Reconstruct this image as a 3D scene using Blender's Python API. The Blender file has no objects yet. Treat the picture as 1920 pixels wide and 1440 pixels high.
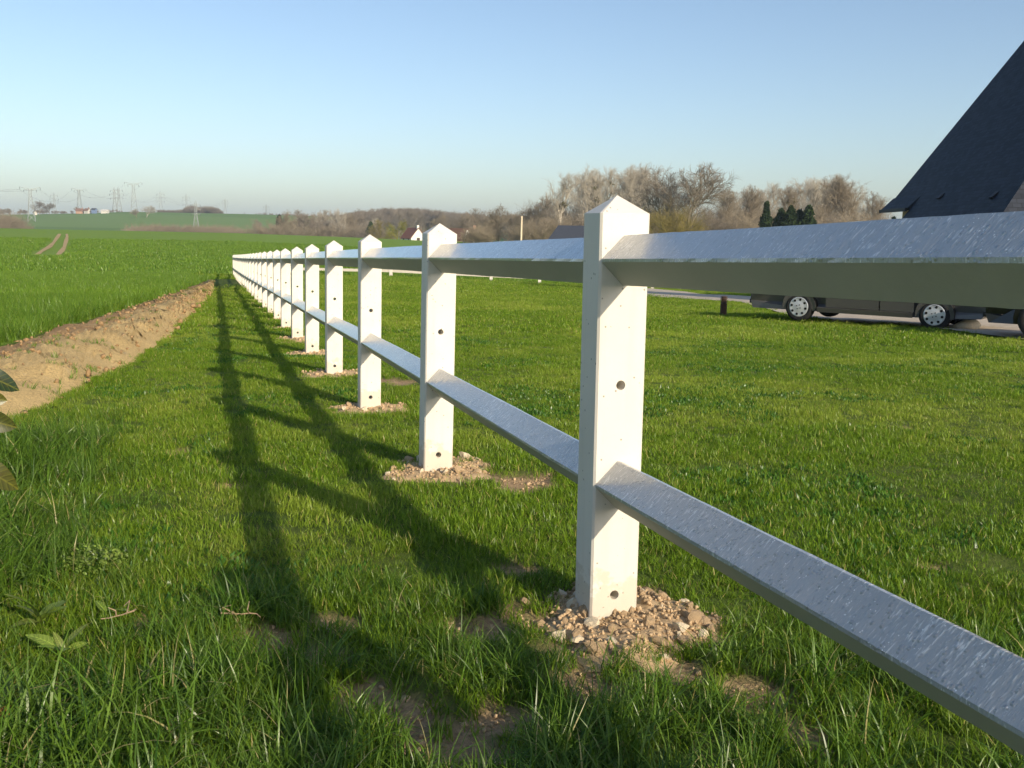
import bpy, bmesh, math, random
import numpy as np
from mathutils import Vector, Matrix, Euler

# ------------------------------------------------------------------ camera, sky, sun, exposure
SC = bpy.context.scene
COL = SC.collection
EYE = 1.0879
F, PITCH, ROLL = 1848.7, 0.150289, 0.018          # focal length in pixels of a 1920 px wide frame

cp, sp, cr, sr = math.cos(PITCH), math.sin(PITCH), math.cos(ROLL), math.sin(ROLL)
FW = np.array([0, cp, -sp]); _U = np.array([0, sp, cp]); _R = np.array([1.0, 0, 0])
RT = _R * cr + _U * sr
UP = -_R * sr + _U * cr
cam_d = bpy.data.cameras.new('camera')
cam = bpy.data.objects.new('camera', cam_d)
COL.objects.link(cam)
cam_d.sensor_width = 36.0
cam_d.lens = F / 1920 * 36
cam_d.clip_start = 0.05
cam_d.clip_end = 12000
cam.matrix_world = Matrix(((RT[0], UP[0], -FW[0], 0), (RT[1], UP[1], -FW[1], 0), (RT[2], UP[2], -FW[2], EYE), (0, 0, 0, 1)))
SC.camera = cam

SUN_AZ, SUN_EL = math.radians(142.3), math.radians(22.7)   # azimuth clockwise from +Y
world = bpy.data.worlds.new('World'); SC.world = world; world.use_nodes = True
wn = world.node_tree; wn.nodes.clear()
sky = wn.nodes.new('ShaderNodeTexSky'); sky.sky_type = 'NISHITA'; sky.sun_disc = False
sky.sun_elevation = SUN_EL; sky.sun_rotation = SUN_AZ
sky.air_density = 0.92; sky.dust_density = 1.45; sky.ozone_density = 1.6; sky.altitude = 100
bg = wn.nodes.new('ShaderNodeBackground'); bg.inputs[1].default_value = 0.15
wo = wn.nodes.new('ShaderNodeOutputWorld')
wn.links.new(sky.outputs[0], bg.inputs[0]); wn.links.new(bg.outputs[0], wo.inputs[0])

sun_d = bpy.data.lights.new('sun', 'SUN'); sun_d.energy = 4.8; sun_d.angle = math.radians(0.5); sun_d.color = (1.0, 0.86, 0.66)
sun = bpy.data.objects.new('sun', sun_d); COL.objects.link(sun)
SDIR = Vector((math.sin(SUN_AZ) * math.cos(SUN_EL), math.cos(SUN_AZ) * math.cos(SUN_EL), math.sin(SUN_EL)))
sun.rotation_euler = SDIR.to_track_quat('Z', 'Y').to_euler()
sun.location = (30, -30, 30)

SC.view_settings.view_transform = 'Standard'; SC.view_settings.look = 'None'
SC.view_settings.exposure = 0.15; SC.view_settings.gamma = 1.0; SC.view_settings.use_curve_mapping = False
SC.render.engine = 'CYCLES'
SC.cycles.max_bounces = 4; SC.cycles.diffuse_bounces = 3; SC.cycles.glossy_bounces = 2
SC.cycles.transmission_bounces = 4; SC.cycles.volume_bounces = 0; SC.cycles.transparent_max_bounces = 8
SC.cycles.use_denoising = True
SC.cycles.use_adaptive_sampling = True; SC.cycles.adaptive_threshold = 0.02; SC.cycles.adaptive_min_samples = 16

RNG = np.random.default_rng(7)
random.seed(7)

# ------------------------------------------------------------------ noise and terrain
def _hash(ix, iy, seed):
    n = (ix.astype(np.int64) * 374761393 + iy.astype(np.int64) * 668265263 + seed * 974711) & 0xFFFFFFFF
    n = ((n ^ (n >> 13)) * 1274126177) & 0xFFFFFFFF
    n = n ^ (n >> 16)
    return (n & 0xFFFF) / 65535.0

def vnoise(x, y, seed=0):
    x = np.asarray(x, float); y = np.asarray(y, float)
    ix = np.floor(x); iy = np.floor(y); fx = x - ix; fy = y - iy
    fx = fx * fx * (3 - 2 * fx); fy = fy * fy * (3 - 2 * fy)
    a = _hash(ix, iy, seed); b = _hash(ix + 1, iy, seed); c = _hash(ix, iy + 1, seed); d = _hash(ix + 1, iy + 1, seed)
    return (a + (b - a) * fx) * (1 - fy) + (c + (d - c) * fx) * fy

def fbm(x, y, seed=0, octv=4):
    s = 0; amp = 0.5; k = 1.0
    for o in range(octv):
        s = s + amp * vnoise(np.asarray(x) * k + 13.7 * o, np.asarray(y) * k - 7.3 * o, seed + o); amp *= 0.5; k *= 2.03
    return s / (1 - 0.5 ** octv)

def sstep(a, b, x):
    t = np.clip((x - a) / (b - a), 0, 1)
    return t * t * (3 - 2 * t)

BX, BY, AZ = 0.297, 2.685, -0.300175               # foot of the nearest post, heading of the fence
DV = np.array([math.sin(AZ), math.cos(AZ)]); LV = np.array([math.cos(AZ), -math.sin(AZ)])
STEP = 2.140
CREST = ([-600, 0, 440, 650, 790, 1100, 1300, 2600], [-4, -4.5, -6.0, -10, -14, -16, -16, -16])
HILL = ([-600, 0, 150, 250, 480, 600, 760, 900, 1100, 1300, 2600], [14, 17, 22, 27, 27.5, 26, 22, 14, 8, 5, 5])

def ground_z(x, y, micro=True):
    """height of the ground (0 = foot of the nearest post)"""
    x = np.asarray(x, float); y = np.asarray(y, float)
    t = (x - BX) * DV[0] + (y - BY) * DV[1]
    v = (x - BX) * LV[0] + (y - BY) * LV[1]
    tc = np.clip(t, -20, 62)
    pl = -0.03 * tc + 5.1e-5 * np.maximum(tc, 0) ** 2 - 0.008 * np.clip(v - 1, 0, 40)
    r = np.hypot(x, y)
    pl = pl - 0.03 * np.clip(v - 10, 0, 14) * sstep(32, 52, r)       # the lawn falls away on the far right
    az = np.clip(np.arctan2(x, np.maximum(y, 1e-6)), -0.9, 0.9)
    ix = 960 + F * np.tan(az)
    zc = EYE + np.interp(ix, *CREST) / F * 250
    zh = EYE + np.interp(ix, *HILL) / F * 1000
    z = pl + (zc - pl) * sstep(58, 250, r)
    z = z + (zc - 7 - z) * sstep(252, 430, r)
    z = z + (zh - z) * sstep(450, 1000, r)
    z = z - sstep(1050, 3500, r) * 25
    z = z + np.where(y < -30, 0.0, 0.0)
    if micro:
        near = 1 - sstep(25, 60, r)
        z = z + near * (0.035 * (fbm(x * 1.1, y * 1.1, 3) - 0.5) + 0.02 * (fbm(x * 5, y * 5, 9, 3) - 0.5))
    return z

def gz(x, y):
    return float(ground_z(np.array([x]), np.array([y]))[0])

def ray(px, py):
    return FW + RT * (px - 960) / F + UP * (720 - py) / F

def on_ground(px, py):
    """ground point that shows at a pixel of the 1920 x 1440 photograph"""
    d = ray(px, py); t = np.exp(np.linspace(math.log(0.8), math.log(3000), 6000))
    P = d[None] * t[:, None]
    h = P[:, 2] + EYE - ground_z(P[:, 0], P[:, 1], False)
    k = np.argmax(h < 0)
    if h[k] >= 0: k = len(t) - 1
    if k > 0:
        a = h[k - 1] / (h[k - 1] - h[k] + 1e-12); tt = t[k - 1] + a * (t[k] - t[k - 1])
    else: tt = t[0]
    return np.array([d[0] * tt, d[1] * tt])

def at(px, py, dist):
    """point at horizontal distance dist on the ray of a pixel"""
    d = ray(px, py); k = dist / math.hypot(d[0], d[1])
    return np.array([d[0] * k, d[1] * k, d[2] * k + EYE])

def place(px, dist):
    """ground position at a horizontal distance in the direction of image column px"""
    a = at(px, 440 + 0.018 * (px - 960), dist)
    return a[0], a[1], gz(a[0], a[1])

# ------------------------------------------------------------------ object helpers
def mesh_obj(name, verts, faces, mat=None, parent=None, smooth=False, link=True):
    me = bpy.data.meshes.new(name)
    me.from_pydata([tuple(v) for v in verts], [], [tuple(f) for f in faces])
    if smooth: me.shade_smooth()
    me.update()
    o = bpy.data.objects.new(name, me)
    if link: COL.objects.link(o)
    if mat:
        for m in (mat if isinstance(mat, (list, tuple)) else [mat]): me.materials.append(m)
    if parent: o.parent = parent
    return o

def fast_mesh(name, V, faces_flat, loop_sizes, attrs=None):
    """mesh from numpy arrays"""
    me = bpy.data.meshes.new(name)
    V = np.ascontiguousarray(V, np.float32)
    me.vertices.add(len(V)); me.vertices.foreach_set('co', V.ravel())
    me.loops.add(len(faces_flat)); me.loops.foreach_set('vertex_index', np.ascontiguousarray(faces_flat, np.int32))
    ls = np.ascontiguousarray(loop_sizes, np.int32)
    me.polygons.add(len(ls)); st = np.zeros(len(ls), np.int32); st[1:] = np.cumsum(ls)[:-1]
    me.polygons.foreach_set('loop_start', st)
    me.update(calc_edges=True)
    for k, a in (attrs or {}).items():
        a = np.asarray(a, np.float32)
        if a.ndim == 1:
            at_ = me.attributes.new(k, 'FLOAT', 'POINT'); at_.data.foreach_set('value', a)
        else:
            at_ = me.attributes.new(k, 'FLOAT_VECTOR', 'POINT'); at_.data.foreach_set('vector', a.ravel())
    return me

def mobj(name, me, mat=None, parent=None):
    o = bpy.data.objects.new(name, me); COL.objects.link(o)
    if mat and not me.materials: me.materials.append(mat)
    if parent: o.parent = parent
    return o

def empty(name, loc=(0, 0, 0), rz=0.0):
    o = bpy.data.objects.new(name, None); COL.objects.link(o); o.location = loc; o.rotation_euler = (0, 0, rz)
    o.empty_display_size = 0.2
    return o

def tag(o, label=None, cat=None, group=None, kind=None):
    if label: o['label'] = label
    if cat: o['category'] = cat
    if group: o['group'] = group
    if kind: o['kind'] = kind
    return o

class MB:
    """collects simple shapes into one mesh"""
    def __init__(s): s.v = []; s.f = []; s.m = []
    def add(s, verts, faces, mi=0):
        b = len(s.v); s.v += [tuple(map(float, q)) for q in verts]
        s.f += [tuple(b + i for i in f) for f in faces]; s.m += [mi] * len(faces)
    def box(s, a, b, mi=0):
        x0, y0, z0 = a; x1, y1, z1 = b
        s.add([(x0, y0, z0), (x1, y0, z0), (x1, y1, z0), (x0, y1, z0), (x0, y0, z1), (x1, y0, z1), (x1, y1, z1), (x0, y1, z1)],
              [(3, 2, 1, 0), (4, 5, 6, 7), (0, 1, 5, 4), (1, 2, 6, 5), (2, 3, 7, 6), (3, 0, 4, 7)], mi)
    def bar(s, p, q, w, h=None, mi=0):
        """square bar from p to q"""
        p = Vector(p); q = Vector(q); d = (q - p).normalized(); h = h or w
        a = d.orthogonal().normalized() if abs(d.z) > 0.95 else d.cross(Vector((0, 0, 1))).normalized()
        b = d.cross(a)
        vs = []
        for c in (p, q):
            for i, j in ((-1, -1), (1, -1), (1, 1), (-1, 1)): vs.append(c + a * w / 2 * i + b * h / 2 * j)
        s.add(vs, [(3, 2, 1, 0), (4, 5, 6, 7), (0, 1, 5, 4), (1, 2, 6, 5), (2, 3, 7, 6), (3, 0, 4, 7)], mi)
    def tube(s, pts, rads, n=6, mi=0, cap=True):
        rings = []
        for k, p in enumerate(pts):
            p = Vector(p)
            d = (Vector(pts[min(k + 1, len(pts) - 1)]) - Vector(pts[max(k - 1, 0)])).normalized()
            a = d.orthogonal().normalized() if abs(d.z) > 0.9 else d.cross(Vector((0, 0, 1))).normalized()
            b = d.cross(a)
            rings.append([p + (a * math.cos(2 * math.pi * i / n) + b * math.sin(2 * math.pi * i / n)) * rads[k] for i in range(n)])
        vs = [q for rr in rings for q in rr]; fs = []
        for k in range(len(pts) - 1):
            for i in range(n):
                j = (i + 1) % n; fs.append((k * n + i, k * n + j, (k + 1) * n + j, (k + 1) * n + i))
        if cap: fs.append(tuple(range(n - 1, -1, -1))); fs.append(tuple((len(pts) - 1) * n + i for i in range(n)))
        s.add(vs, fs, mi)
    def build(s, name, mat=None, parent=None, smooth=False):
        o = mesh_obj(name, s.v, s.f, mat, parent, smooth)
        if any(s.m): o.data.polygons.foreach_set('material_index', s.m)
        return o

# ------------------------------------------------------------------ materials
def new_mat(name):
    m = bpy.data.materials.new(name); m.use_nodes = True
    nt = m.node_tree; nt.nodes.clear()
    out = nt.nodes.new('ShaderNodeOutputMaterial')
    return m, nt, out

class NT:
    def __init__(s, nt): s.nt = nt
    def n(s, typ, **kw):
        nd = s.nt.nodes.new(typ)
        for k, v in kw.items():
            if k.startswith('i_'): nd.inputs[k[2:].replace('_', ' ')].default_value = v
            else: setattr(nd, k, v)
        return nd
    def l(s, a, b): s.nt.links.new(a, b)
    def mix(s, fac, a, b, blend='MIX'):
        m = s.nt.nodes.new('ShaderNodeMix'); m.data_type = 'RGBA'; m.blend_type = blend
        for sock, val in ((m.inputs[0], fac), (m.inputs[6], a), (m.inputs[7], b)):
            if hasattr(val, 'is_output'): s.l(val, sock)
            elif isinstance(val, (int, float)): sock.default_value = val
            else: sock.default_value = (*val, 1)
        return m.outputs[2]
    def math(s, op, a, b=None, c=None, clamp=False):
        m = s.nt.nodes.new('ShaderNodeMath'); m.operation = op; m.use_clamp = clamp
        for i, val in enumerate((a, b, c)):
            if val is None: continue
            if hasattr(val, 'is_output'): s.l(val, m.inputs[i])
            else: m.inputs[i].default_value = val
        return m.outputs[0]
    def ramp(s, fac, stops):
        r = s.nt.nodes.new('ShaderNodeValToRGB'); s.l(fac, r.inputs[0])
        e = r.color_ramp.elements
        while len(e) < len(stops): e.new(0.5)
        for k, (p, c) in enumerate(stops):
            e[k].position = p; e[k].color = (*c, 1) if not isinstance(c, (int, float)) else (c, c, c, 1)
        return r.outputs[0]
    def noise(s, vec, scale, detail=4, rough=0.55):
        t = s.n('ShaderNodeTexNoise'); t.inputs['Scale'].default_value = scale; t.inputs['Detail'].default_value = detail
        t.inputs['Roughness'].default_value = rough
        if vec is not None: s.l(vec, t.inputs['Vector'])
        return t.outputs[0]
    def mapping(s, vec, loc=(0, 0, 0), rot=(0, 0, 0), scale=(1, 1, 1)):
        m = s.n('ShaderNodeMapping'); s.l(vec, m.inputs[0])
        m.inputs[1].default_value = loc; m.inputs[2].default_value = rot; m.inputs[3].default_value = scale
        return m.outputs[0]

def simple_mat(name, col, rough=0.6, metal=0.0, var=0.12, nscale=8.0, bump=0.0, bscale=60.0, spec=0.4, coat=0.0):
    m, nt, out = new_mat(name); t = NT(nt)
    p = t.n('ShaderNodeBsdfPrincipled'); tc = t.n('ShaderNodeTexCoord')
    nz = t.noise(tc.outputs['Object'], nscale, 5)
    dark = tuple(c * (1 - var) for c in col); light = tuple(min(1, c * (1 + var)) for c in col)
    t.l(t.mix(nz, dark, light), p.inputs['Base Color'])
    p.inputs['Roughness'].default_value = rough; p.inputs['Metallic'].default_value = metal
    p.inputs['Specular IOR Level'].default_value = spec; p.inputs['Coat Weight'].default_value = coat
    if bump:
        b = t.n('ShaderNodeBump'); b.inputs['Strength'].default_value = bump; b.inputs['Distance'].default_value = 0.01
        t.l(t.noise(tc.outputs['Object'], bscale, 5), b.inputs['Height']); t.l(b.outputs[0], p.inputs['Normal'])
    t.l(p.outputs[0], out.inputs[0])
    return m

def blade_mat(name, dark, light, dry, dry_amt=0.12, trans=0.35, gloss=0.06, inst=True, veins=0.0):
    """leaf blades: colour varies by blade (bc) and by the patch it grows in (tint)"""
    m, nt, out = new_mat(name); t = NT(nt)
    a = t.n('ShaderNodeAttribute', attribute_name='bc'); b = t.n('ShaderNodeAttribute', attribute_name='tint', attribute_type='INSTANCER' if inst else 'GEOMETRY')
    rnd = t.n('ShaderNodeObjectInfo').outputs['Random'] if inst else t.n('ShaderNodeAttribute', attribute_name='rnd').outputs['Fac']
    base = t.mix(a.outputs['Fac'], dark, light)
    base = t.mix(t.math('MULTIPLY', b.outputs['Fac'], 0.95, clamp=True), base, tuple(0.5 * (x + y) * k for x, y, k in zip(light, dry, (0.78, 0.95, 0.55))))
    dsel = t.math('GREATER_THAN', t.math('FRACT', t.math('ADD', t.math('MULTIPLY', a.outputs['Fac'], 7.31), rnd)), 1 - dry_amt)
    col = t.mix(dsel, base, dry)
    d = t.n('ShaderNodeBsdfDiffuse')
    if veins:
        sx = t.n('ShaderNodeSeparateXYZ'); t.l(t.n('ShaderNodeTexCoord').outputs['Object'], sx.inputs[0]); ay = t.math('ABSOLUTE', sx.outputs[1])
        w = t.math('SINE', t.math('MULTIPLY', t.math('SUBTRACT', sx.outputs[0], t.math('MULTIPLY', ay, 0.8)), veins))
        vm = t.math('MAXIMUM', t.math('MULTIPLY', t.math('GREATER_THAN', w, 0.9), 0.35), t.math('MULTIPLY', t.math('LESS_THAN', ay, 0.0011), 0.6))
        blot = t.ramp(t.noise(t.n('ShaderNodeTexCoord').outputs['Object'], 90, 4), [(0.52, 0.0), (0.72, 0.5)])
        col = t.mix(blot, col, tuple(0.5 * q for q in dry)); col = t.mix(vm, col, tuple(min(1, 1.9 * q) for q in light))
        bp = t.n('ShaderNodeBump'); bp.inputs['Strength'].default_value = 0.5; bp.inputs['Distance'].default_value = 0.001; t.l(w, bp.inputs['Height']); t.l(bp.outputs[0], d.inputs['Normal'])
    t.l(col, d.inputs[0])
    tr = t.n('ShaderNodeBsdfTranslucent'); t.l(t.mix(0.5, col, (0.9, 1.0, 0.4), 'MULTIPLY'), tr.inputs[0])
    ms = t.n('ShaderNodeMixShader'); ms.inputs[0].default_value = trans; t.l(d.outputs[0], ms.inputs[1]); t.l(tr.outputs[0], ms.inputs[2])
    g = t.n('ShaderNodeBsdfGlossy'); g.inputs['Roughness'].default_value = 0.35
    m2 = t.n('ShaderNodeMixShader'); m2.inputs[0].default_value = gloss; t.l(ms.outputs[0], m2.inputs[1]); t.l(g.outputs[0], m2.inputs[2])
    t.l(m2.outputs[0], out.inputs[0])
    return m

def concrete_mat(name, raking):
    m, nt, out = new_mat(name); t = NT(nt)
    p = t.n('ShaderNodeBsdfPrincipled'); tc = t.n('ShaderNodeTexCoord'); oi = t.n('ShaderNodeObjectInfo')
    off = t.n('ShaderNodeVectorMath', operation='ADD'); t.l(tc.outputs['Object'], off.inputs[0])
    cb = t.n('ShaderNodeCombineXYZ'); r10 = t.math('MULTIPLY', oi.outputs['Random'], 17.0)
    t.l(r10, cb.inputs[0]); t.l(r10, cb.inputs[1]); t.l(r10, cb.inputs[2]); t.l(cb.outputs[0], off.inputs[1])
    vec = off.outputs[0]
    big = t.noise(vec, 5, 4); fine = t.noise(vec, 120, 4, 0.7)
    col = t.mix(big, (0.66, 0.62, 0.55), (0.80, 0.77, 0.70)) if not raking else t.mix(big, (0.30, 0.315, 0.33), (0.43, 0.445, 0.455))
    col = t.mix(t.ramp(fine, [(0.3, 0.0), (0.75, 0.35)]), col, (0.72, 0.66, 0.56) if not raking else (0.46, 0.46, 0.45))
    vo = t.n('ShaderNodeTexVoronoi', i_Scale=42.0); t.l(vec, vo.inputs['Vector'])
    keep = t.math('GREATER_THAN', t.noise(vec, 26, 2), 0.49)
    pit = t.math('MULTIPLY', t.math('LESS_THAN', vo.outputs['Distance'], 0.13), keep)
    col = t.mix(t.math('MULTIPLY', pit, 0.75 if not raking else 0.12), col, (0.16, 0.14, 0.12))
    if not raking:
        sx = t.n('ShaderNodeSeparateXYZ'); t.l(tc.outputs['Object'], sx.inputs[0])
        splash = t.math('ADD', sx.outputs[2], t.math('MULTIPLY', t.noise(vec, 22, 5, 0.65), -0.34))
        col = t.mix(t.ramp(t.math('ADD', splash, 0.06), [(-0.02, 0.4), (0.03, 0.0)]), col, (0.42, 0.34, 0.23))
        stain = t.noise(t.mapping(vec, scale=(22, 22, 1.6)), 1.0, 4)
        col = t.mix(t.ramp(stain, [(0.52, 0.0), (0.75, 0.22)]), col, (0.50, 0.47, 0.37))
        col = t.mix(t.math('MULTIPLY', oi.outputs['Random'], 0.14), col, (0.55, 0.50, 0.42))
    p.inputs['Roughness'].default_value = 0.55 if not raking else 0.30
    p.inputs['Specular IOR Level'].default_value = 0.4 if not raking else 0.65
    h = t.math('SUBTRACT', t.math('MULTIPLY', fine, 0.3), t.math('MULTIPLY', pit, 1.0 if not raking else 0.0))
    if raking:
        p.inputs['Coat Weight'].default_value = 1.0; p.inputs['Coat Roughness'].default_value = 0.16; p.inputs['Coat IOR'].default_value = 1.6
        # trowel streaks across the weathered faces and small bumps that catch the low sun
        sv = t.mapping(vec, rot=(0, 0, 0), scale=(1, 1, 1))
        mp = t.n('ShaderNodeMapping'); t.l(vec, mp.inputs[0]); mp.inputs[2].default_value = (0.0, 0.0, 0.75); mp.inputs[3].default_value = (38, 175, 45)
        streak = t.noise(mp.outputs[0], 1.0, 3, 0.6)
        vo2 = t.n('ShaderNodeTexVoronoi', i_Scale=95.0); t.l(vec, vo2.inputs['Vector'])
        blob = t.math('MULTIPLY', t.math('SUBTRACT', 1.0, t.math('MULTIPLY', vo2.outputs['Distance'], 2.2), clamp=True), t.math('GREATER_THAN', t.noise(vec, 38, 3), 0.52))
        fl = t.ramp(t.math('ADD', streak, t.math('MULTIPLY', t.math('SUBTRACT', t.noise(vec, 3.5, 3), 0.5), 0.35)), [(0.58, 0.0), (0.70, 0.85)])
        col = t.mix(fl, col, (0.86, 0.86, 0.84))  # pale flecks: low sun on the streaks, put into the colour
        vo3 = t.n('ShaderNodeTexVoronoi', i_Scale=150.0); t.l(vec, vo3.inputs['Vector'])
        sun_speck = t.math('MULTIPLY', t.math('LESS_THAN', vo3.outputs['Distance'], 0.24), t.math('GREATER_THAN', t.noise(vec, 45, 2), 0.60))
        col = t.mix(sun_speck, col, (0.90, 0.90, 0.88))  # whitish specks painted as sunlit bumps
        h = t.math('ADD', h, t.math('ADD', t.math('MULTIPLY', streak, 1.35), t.math('MULTIPLY', blob, 1.6)))
        h = t.math('ADD', h, t.math('MULTIPLY', t.noise(vec, 30, 4, 0.6), 0.5))
    b = t.n('ShaderNodeBump'); b.inputs['Strength'].default_value = 0.75 if raking else 0.35; b.inputs['Distance'].default_value = 0.004 if raking else 0.002
    t.l(h, b.inputs['Height']); t.l(b.outputs[0], p.inputs['Normal'])
    t.l(col, p.inputs['Base Color']); t.l(p.outputs[0], out.inputs[0])
    return m

M = {}
M['post'] = concrete_mat('white_concrete', False)
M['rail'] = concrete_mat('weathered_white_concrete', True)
M['rail_under'] = simple_mat('smooth_cast_concrete', (0.44, 0.44, 0.38), 0.7, var=0.1, nscale=6, bump=0.12, bscale=120, spec=0.25)  # olive tone stands in for grass light reflected on the undersides
M['soil'] = simple_mat('tan_soil', (0.50, 0.36, 0.21), 0.95, var=0.35, nscale=9, bump=0.8, bscale=45, spec=0.1)
M['clod'] = simple_mat('clay_clod', (0.54, 0.39, 0.235), 0.95, var=0.3, nscale=25, bump=0.7, bscale=90, spec=0.1)
M['chalk'] = simple_mat('chalk_stone', (0.70, 0.59, 0.42), 0.9, var=0.25, nscale=25, bump=0.5, bscale=90, spec=0.1)
M['grass'] = blade_mat('grass_blades', (0.08, 0.165, 0.010), (0.23, 0.355, 0.024), (0.44, 0.38, 0.12), 0.05, 0.35, 0.02)
M['grass_near'] = blade_mat('near_grass_blades', (0.068, 0.145, 0.009), (0.21, 0.325, 0.022), (0.42, 0.36, 0.12), 0.05, 0.35, 0.02, False)
M['tallgrass'] = blade_mat('tall_grass_blades', (0.03, 0.09, 0.008), (0.13, 0.25, 0.022), (0.40, 0.36, 0.15), 0.035, 0.3, 0.03)
M['wheat'] = blade_mat('wheat_blades', (0.075, 0.165, 0.016), (0.20, 0.325, 0.04), (0.24, 0.30, 0.05), 0.05, 0.35, 0.02)
M['clover'] = blade_mat('clover_leaves', (0.035, 0.115, 0.012), (0.09, 0.21, 0.025), (0.12, 0.22, 0.03), 0.05, 0.3, 0.03)
M['slate'] = None
M['gravel'] = simple_mat('pale_gravel', (0.50, 0.43, 0.34), 0.95, var=0.3, nscale=6, bump=0.8, bscale=60, spec=0.1)

# ------------------------------------------------------------------ lines of the site on the ground
# soil bank between lawn and wheat: edge on the wheat side and edge on the grass side, both from pixels
BANK_W = [on_ground(*q) for q in ((395, 523), (340, 543), (240, 577), (120, 612), (0, 650))]
BANK_G = [on_ground(*q) for q in ((402, 546), (352, 604), (262, 682), (150, 742), (20, 800))]
def _ext(l, k):
    d = l[-1] - l[-2]; d = d / np.hypot(*d)
    return l + [l[-1] + d * k]
BANK_W = _ext(BANK_W, 14); BANK_G = _ext(BANK_G, 9)
BANK_DIR = (BANK_W[0] - BANK_W[4]); BANK_DIR = BANK_DIR / np.hypot(*BANK_DIR)

def poly_x(line, y):
    ys = np.array([p[1] for p in line]); xs = np.array([p[0] for p in line]); o = np.argsort(ys)
    return np.interp(y, ys[o], xs[o])

FAR_A = on_ground(545, 514.5); FAR_B = on_ground(1105, 537)
FAR_D = (FAR_B - FAR_A) / np.hypot(*(FAR_B - FAR_A)); FAR_N = np.array([-FAR_D[1], FAR_D[0]])
if FAR_N[1] < 0: FAR_N = -FAR_N
FAR_C = FAR_B + FAR_D * 3.0

DRIVE_N = [on_ground(*q) for q in ((1150, 553), (1215, 557), (1300, 562), (1390, 568), (1480, 592), (1560, 604), (1700, 612), (1800, 624), (1920, 640), (2300, 690))]
DRIVE_F = [on_ground(*q) for q in ((1150, 538), (1215, 541), (1300, 549), (1390, 556), (1480, 560), (1560, 562), (1700, 566), (1800, 570), (1920, 574), (2300, 590))]
def in_poly(x, y, poly):
    x = np.asarray(x); y = np.asarray(y); ins = np.zeros(x.shape, bool); n = len(poly)
    for i in range(n):
        x0, y0 = poly[i]; x1, y1 = poly[(i + 1) % n]
        c = ((y0 > y) != (y1 > y)) & (x < (x1 - x0) * (y - y0) / (y1 - y0 + 1e-12) + x0)
        ins ^= c
    return ins
DRIVE_POLY = [tuple(p) for p in DRIVE_N] + [tuple(p) for p in DRIVE_F[::-1]]

def wheat_mask(x, y):
    """1 where the wheat grows: left of the bank and beyond the low fence"""
    x = np.asarray(x, float); y = np.asarray(y, float)
    yb = BANK_W[0][1]
    left = (x < poly_x(BANK_W, y)) & (y < yb + 0.01)
    end = np.array([BANK_W[0], on_ground(440, 509)])
    beyond = ((x - FAR_A[0]) * FAR_N[0] + (y - FAR_A[1]) * FAR_N[1] > 3.0)
    tl = BANK_W[0] + 0.0
    # between the end of the bank and the end of the fence the wheat edge runs along the fence
    t = (x - BX) * DV[0] + (y - BY) * DV[1]; v = (x - BX) * LV[0] + (y - BY) * LV[1]
    strip = (y >= yb) & ((v < -1.9) | (t > 60))
    return (left | beyond | strip) & ~in_poly(x, y, DRIVE_POLY) & (x < 40)

# bare patches in the turf (pixel, radius in m)
PATCH = [((690, 1300), 0.10), ((770, 1332), 0.08), ((600, 1235), 0.08), ((505, 1215), 0.09), ((490, 1190), 0.10), ((960, 1345), 0.10), ((1080, 1285), 0.11),
         ((880, 1385), 0.11), ((650, 1165), 0.09), ((905, 1175), 0.10), ((960, 1070), 0.09), ((345, 842), 0.10), ((985, 906), 0.16), ((1020, 900), 0.14),
         ((1430, 1300), 0.10), ((1500, 1385), 0.10), ((445, 905), 0.08), ((330, 1130), 0.07), ((270, 1165), 0.08), ((800, 1385), 0.07), ((1250, 1250), 0.10),
         ((560, 640), 0.3), ((740, 715), 0.25), ((700, 545), 0.8), ((1700, 800), 0.10), ((1750, 1060), 0.06)]
PATCH = [(on_ground(*q), r) for q, r in PATCH]

# ------------------------------------------------------------------ fence posts (needed by the grass too)
BASE_PX = {0: 4, 1: -8, 2: -5, 3: -2, 4: 0, 5: 2, 6: 2, 7: 3.5, 8: 3.3, 9: 2.6, 10: 2, 11: 1.5}
TOP_PX = {0: 0.5, 1: -3, 2: -2.5, 3: 0, 4: 2, 5: 3.3, 6: 4.3, 7: 3.8, 8: 3.6, 9: 2.6, 10: 2, 11: 1.5}
NPOST = 27
POSTS = []
for i in range(-2, NPOST):
    t = STEP * i
    d = max(2.0, BY + DV[1] * t)
    base_px = BASE_PX.get(i, 0 if i < 0 else 1.5 - (i - 11) * 0.6); top_px = TOP_PX.get(i, 0 if i < 0 else base_px)
    kpx = d / F
    x = BX + DV[0] * t + LV[0] * 0.000195 * t * t; y = BY + DV[1] * t + LV[1] * 0.000195 * t * t
    x += base_px * kpx * math.cos(AZ); y -= base_px * kpx * math.sin(AZ)
    z = -0.03 * t + 5.1e-5 * max(t, 0) ** 2
    lean = (top_px - base_px) * kpx / 1.15
    POSTS.append((i, x, y, z, lean))
HEAPS = [(i, x, y, z) for i, x, y, z, l in POSTS if -1 <= i <= 11]
HEAP_R = {0: 0.31, 1: 0.29, 2: 0.32, 3: 0.30, 4: 0.30}

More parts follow.
